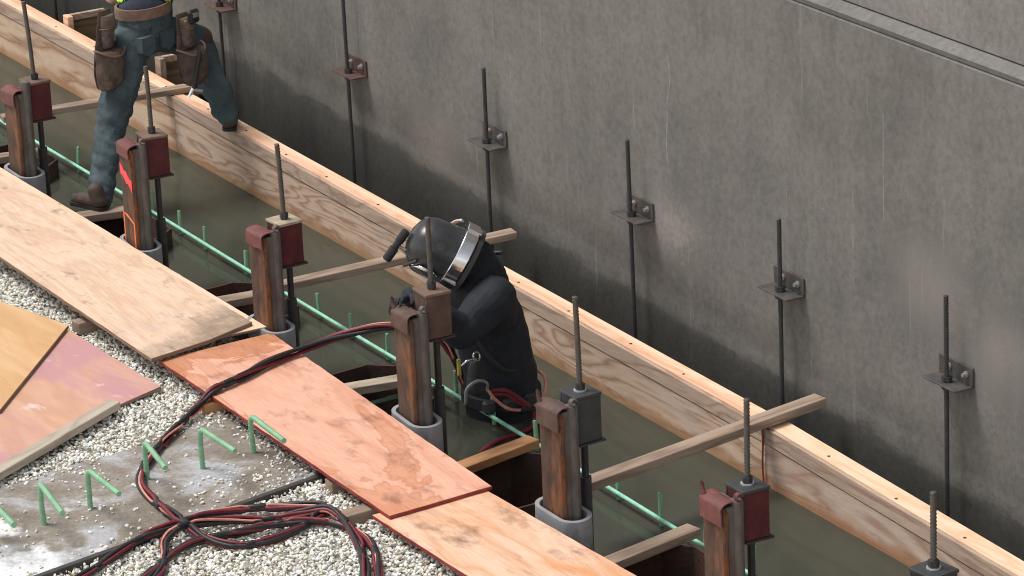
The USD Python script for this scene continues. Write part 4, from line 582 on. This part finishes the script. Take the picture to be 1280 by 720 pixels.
hat = trimesh.creation.revolve(np.array([(0.001, 0.13), (0.05, 0.122), (0.095, 0.085), (0.115, 0.03), (0.118, 0.0), (0.145, -0.006), (0.145, -0.012), (0.11, -0.006)]), sections=32); hat.vertices[:, 1] *= 1.12; part(wk, 'hard_hat', T(rot(hat, -0.25, (1, 0, 0)), *(hd + A(0.01, 0.01, 0.02))), 'hat_white', 40)
part(wk, 'hair', flesh([[(hd + A(-.01, -.03, .0), 0.098, (.9, 1, 1)), (hd + A(-.015, -.045, -.05), 0.075)]], 0.02, 4), 'hair_dark', True)
bl = trimesh.creation.revolve(np.array([(0.150, -0.032), (0.166, -0.032), (0.168, 0.0), (0.166, 0.032), (0.150, 0.032), (0.150, -0.032)]), sections=48); bl.vertices[:, 0] *= 1.14; bl.vertices[:, 1] *= 0.88; part(wk, 'tool_belt', T(rot(bl, 0.35, (0, 0, 1)), *(PEL + A(0.0, 0.01, 0.105))), 'belt_leather', 40)
for sx, c in ((-1, A(1.445, 5.655, 1.01)), (1, A(1.605, 5.715, 1.01))):     # back pockets of the jeans
    pk = [(c + A(.052 * u, .020 * u, v)) for u, v in ((-1, .055), (1, .055), (1, -.035), (0, -.065), (-1, -.035))]; d = A(.35, -.94, 0.1) * 0.012
    part(wk, 'back_pocket', hull(np.vstack([np.array(pk) + d * 2.2, np.array(pk) - d * 3])), 'denim')
def boot(an, toe, z):
    f = toe - an; f[2] = 0; f /= np.linalg.norm(f); b = A(an[0], an[1], z)
    t = flesh([[(b + A(0, 0, .11), 0.047), (b + A(0, 0, .06) - f * .02, 0.048)], [(b + A(0, 0, .05) - f * .03, 0.045), (b + f * .10 + A(0, 0, .042), 0.044), (b + f * .165 + A(0, 0, .034), 0.033)]], 0.015, 6, wrinkle=0.008); t.vertices[:, 2] = np.maximum(t.vertices[:, 2], z + 0.012)
    p = part(wk, 'boot', t, 'boot_leather', True); s_ = np.cross(f, (0, 0, 1.)); o = LineString([(b - f * .035)[:2], (b + f * .165)[:2]]).buffer(0.043); part(p, 'sole', T(extr(o, 0.02), 0, 0, z), 'sole_rubber')
boot(la_ + A(-.03, -.02, 0), lt, 0.149); boot(ra + A(0.01, 0, 0), rt_, 0.366)
part(wk, 'knee_pad', flesh([[(rk + A(.015, -.012, .02), 0.086, (1, 1, .9)), (rk + A(.03, -.01, -.06), 0.08)]], 0.015, 5), 'knee_pad', True)
def loft(secs, n=14, seed=0, wr=0.006):
    """an open-mouthed leather bag: D-shaped sections (z, half width, depth, x shift, y shift), flat side to the back"""
    V = []
    for z, w, d, xo, yo in secs:
        a = np.linspace(math.pi, 2 * math.pi, n); V.append(np.column_stack([xo + w * np.cos(a), yo + d * np.sin(a), np.full(n, z)]))
    k = len(V); v = np.vstack(V); F = []
    for i in range(k - 1):
        for q in range(n):
            e = (q + 1) % n; F += [(i * n + q, (i + 1) * n + e, i * n + e), (i * n + q, (i + 1) * n + q, (i + 1) * n + e)]
    F += [(0, q, q + 1) for q in range(1, n - 1)] + [((k - 1) * n, (k - 1) * n + q + 1, (k - 1) * n + q) for q in range(1, n - 1)]
    t = trimesh.Trimesh(v, F, process=True).subdivide().subdivide(); t.fix_normals(); trimesh.smoothing.filter_laplacian(t, 0.4, 2)
    t.vertices += t.vertex_normals * ((meshkit.fbm(t.vertices * 26 + seed, 3, seed) - 0.5) * wr * 2)[:, None]; return t
def pouch(label, c, s, seed, lean):
    t = thing('tool_pouch', label, 'tool pouch', c, 0.45, 'leather tool pouches on the worker belt'); q = lambda L: [(z * s, w * s, d * s, x * s + lean * z, y * s) for z, w, d, x, y in L]
    part(t, 'back_panel', loft(q([(.20, .050, .012, 0, .03), (.10, .062, .012, 0, .03), (0, .085, .012, 0, .03), (-.10, .095, .012, 0, .03), (-.19, .075, .012, 0, .03), (-.215, .03, .01, 0, .03)]), 12, seed, .004), 'pouch_leather', True)
    part(t, 'upper_pocket', loft(q([(.155, .044, .030, .004, .018), (.11, .047, .036, .004, .018), (.05, .046, .042, .002, .018), (.015, .040, .036, 0, .018), (.0, .025, .02, 0, .018)]), 14, seed + 1, .005), 'pouch_leather', True)
    part(t, 'pocket_flap', loft(q([(.175, .047, .030, .004, .018), (.150, .051, .044, .004, .018), (.118, .050, .048, .004, .018), (.112, .046, .044, .004, .018)]), 14, seed + 4, .004), 'pouch_leather', True)
    part(t, 'lower_bag', loft(q([(-.005, .100, .070, 0, .015), (-.04, .104, .085, 0, .015), (-.10, .100, .095, 0, .015), (-.16, .088, .085, -.004, .015), (-.20, .062, .06, -.006, .015), (-.215, .03, .03, -.006, .015)]), 16, seed + 2, .012), 'pouch_leather', True)
    a = np.linspace(math.pi, 2 * math.pi, 13); part(t, 'rim', tube(np.column_stack([.104 * s * np.cos(a), .015 * s + .082 * s * np.sin(a), (.012 - .045 * np.sin(-a) ** 2) * s]), 0.0075, 6), 'belt_leather', True); part(t, 'seam', tube(np.column_stack([.0475 * s * np.cos(a) + .05 * lean * s, .018 * s + .044 * s * np.sin(a), np.full(13, .112 * s)]), 0.004, 5), 'belt_leather', True); return t
pouch('brown leather tool pouch hanging at the left hip of the worker', (1.225, 5.70, 1.02), 1.15, 1, 0.10); pouch('brown leather tool pouch hanging at the right hip over the knee', (1.745, 5.68, 0.935), 1.10, 5, -0.12)
hmr = thing('claw_hammer', 'dark handled hammer hanging head down from the right hip pouch', 'hammer', (0, 0, 0)); part(hmr, 'handle', cyl((1.76, 5.58, 0.93), (1.70, 5.57, 0.715), 0.014, 10), 'rubber_black', 40)
part(hmr, 'head', cat_([cyl((1.69, 5.57, 0.705), (1.745, 5.56, 0.69), 0.017, 12), hull([(1.69, 5.56, .72), (1.69, 5.585, .72), (1.69, 5.56, .69), (1.69, 5.585, .69), (1.655, 5.56, .665), (1.655, 5.58, .665), (1.66, 5.56, .67)])]), 'chrome', 40)
tm = thing('tape_measure', 'black and chrome tape measure clipped on the right hip of the worker', 'tape measure', (1.77, 5.66, 1.13)); part(tm, 'case', rot(rbox(-.045, .045, -.02, .02, -.04, .045, .014), .4, (0, 0, 1)), 'rubber_black'); part(tm, 'clip', rot(rbox(-.03, .02, -.028, -.021, -.0, .03, .002), .4, (0, 0, 1)), 'chrome'); part(tm, 'blade_tab', rbox(-.07, -.05, -.015, .005, -.05, -.01, .002), 'yellow_tag')
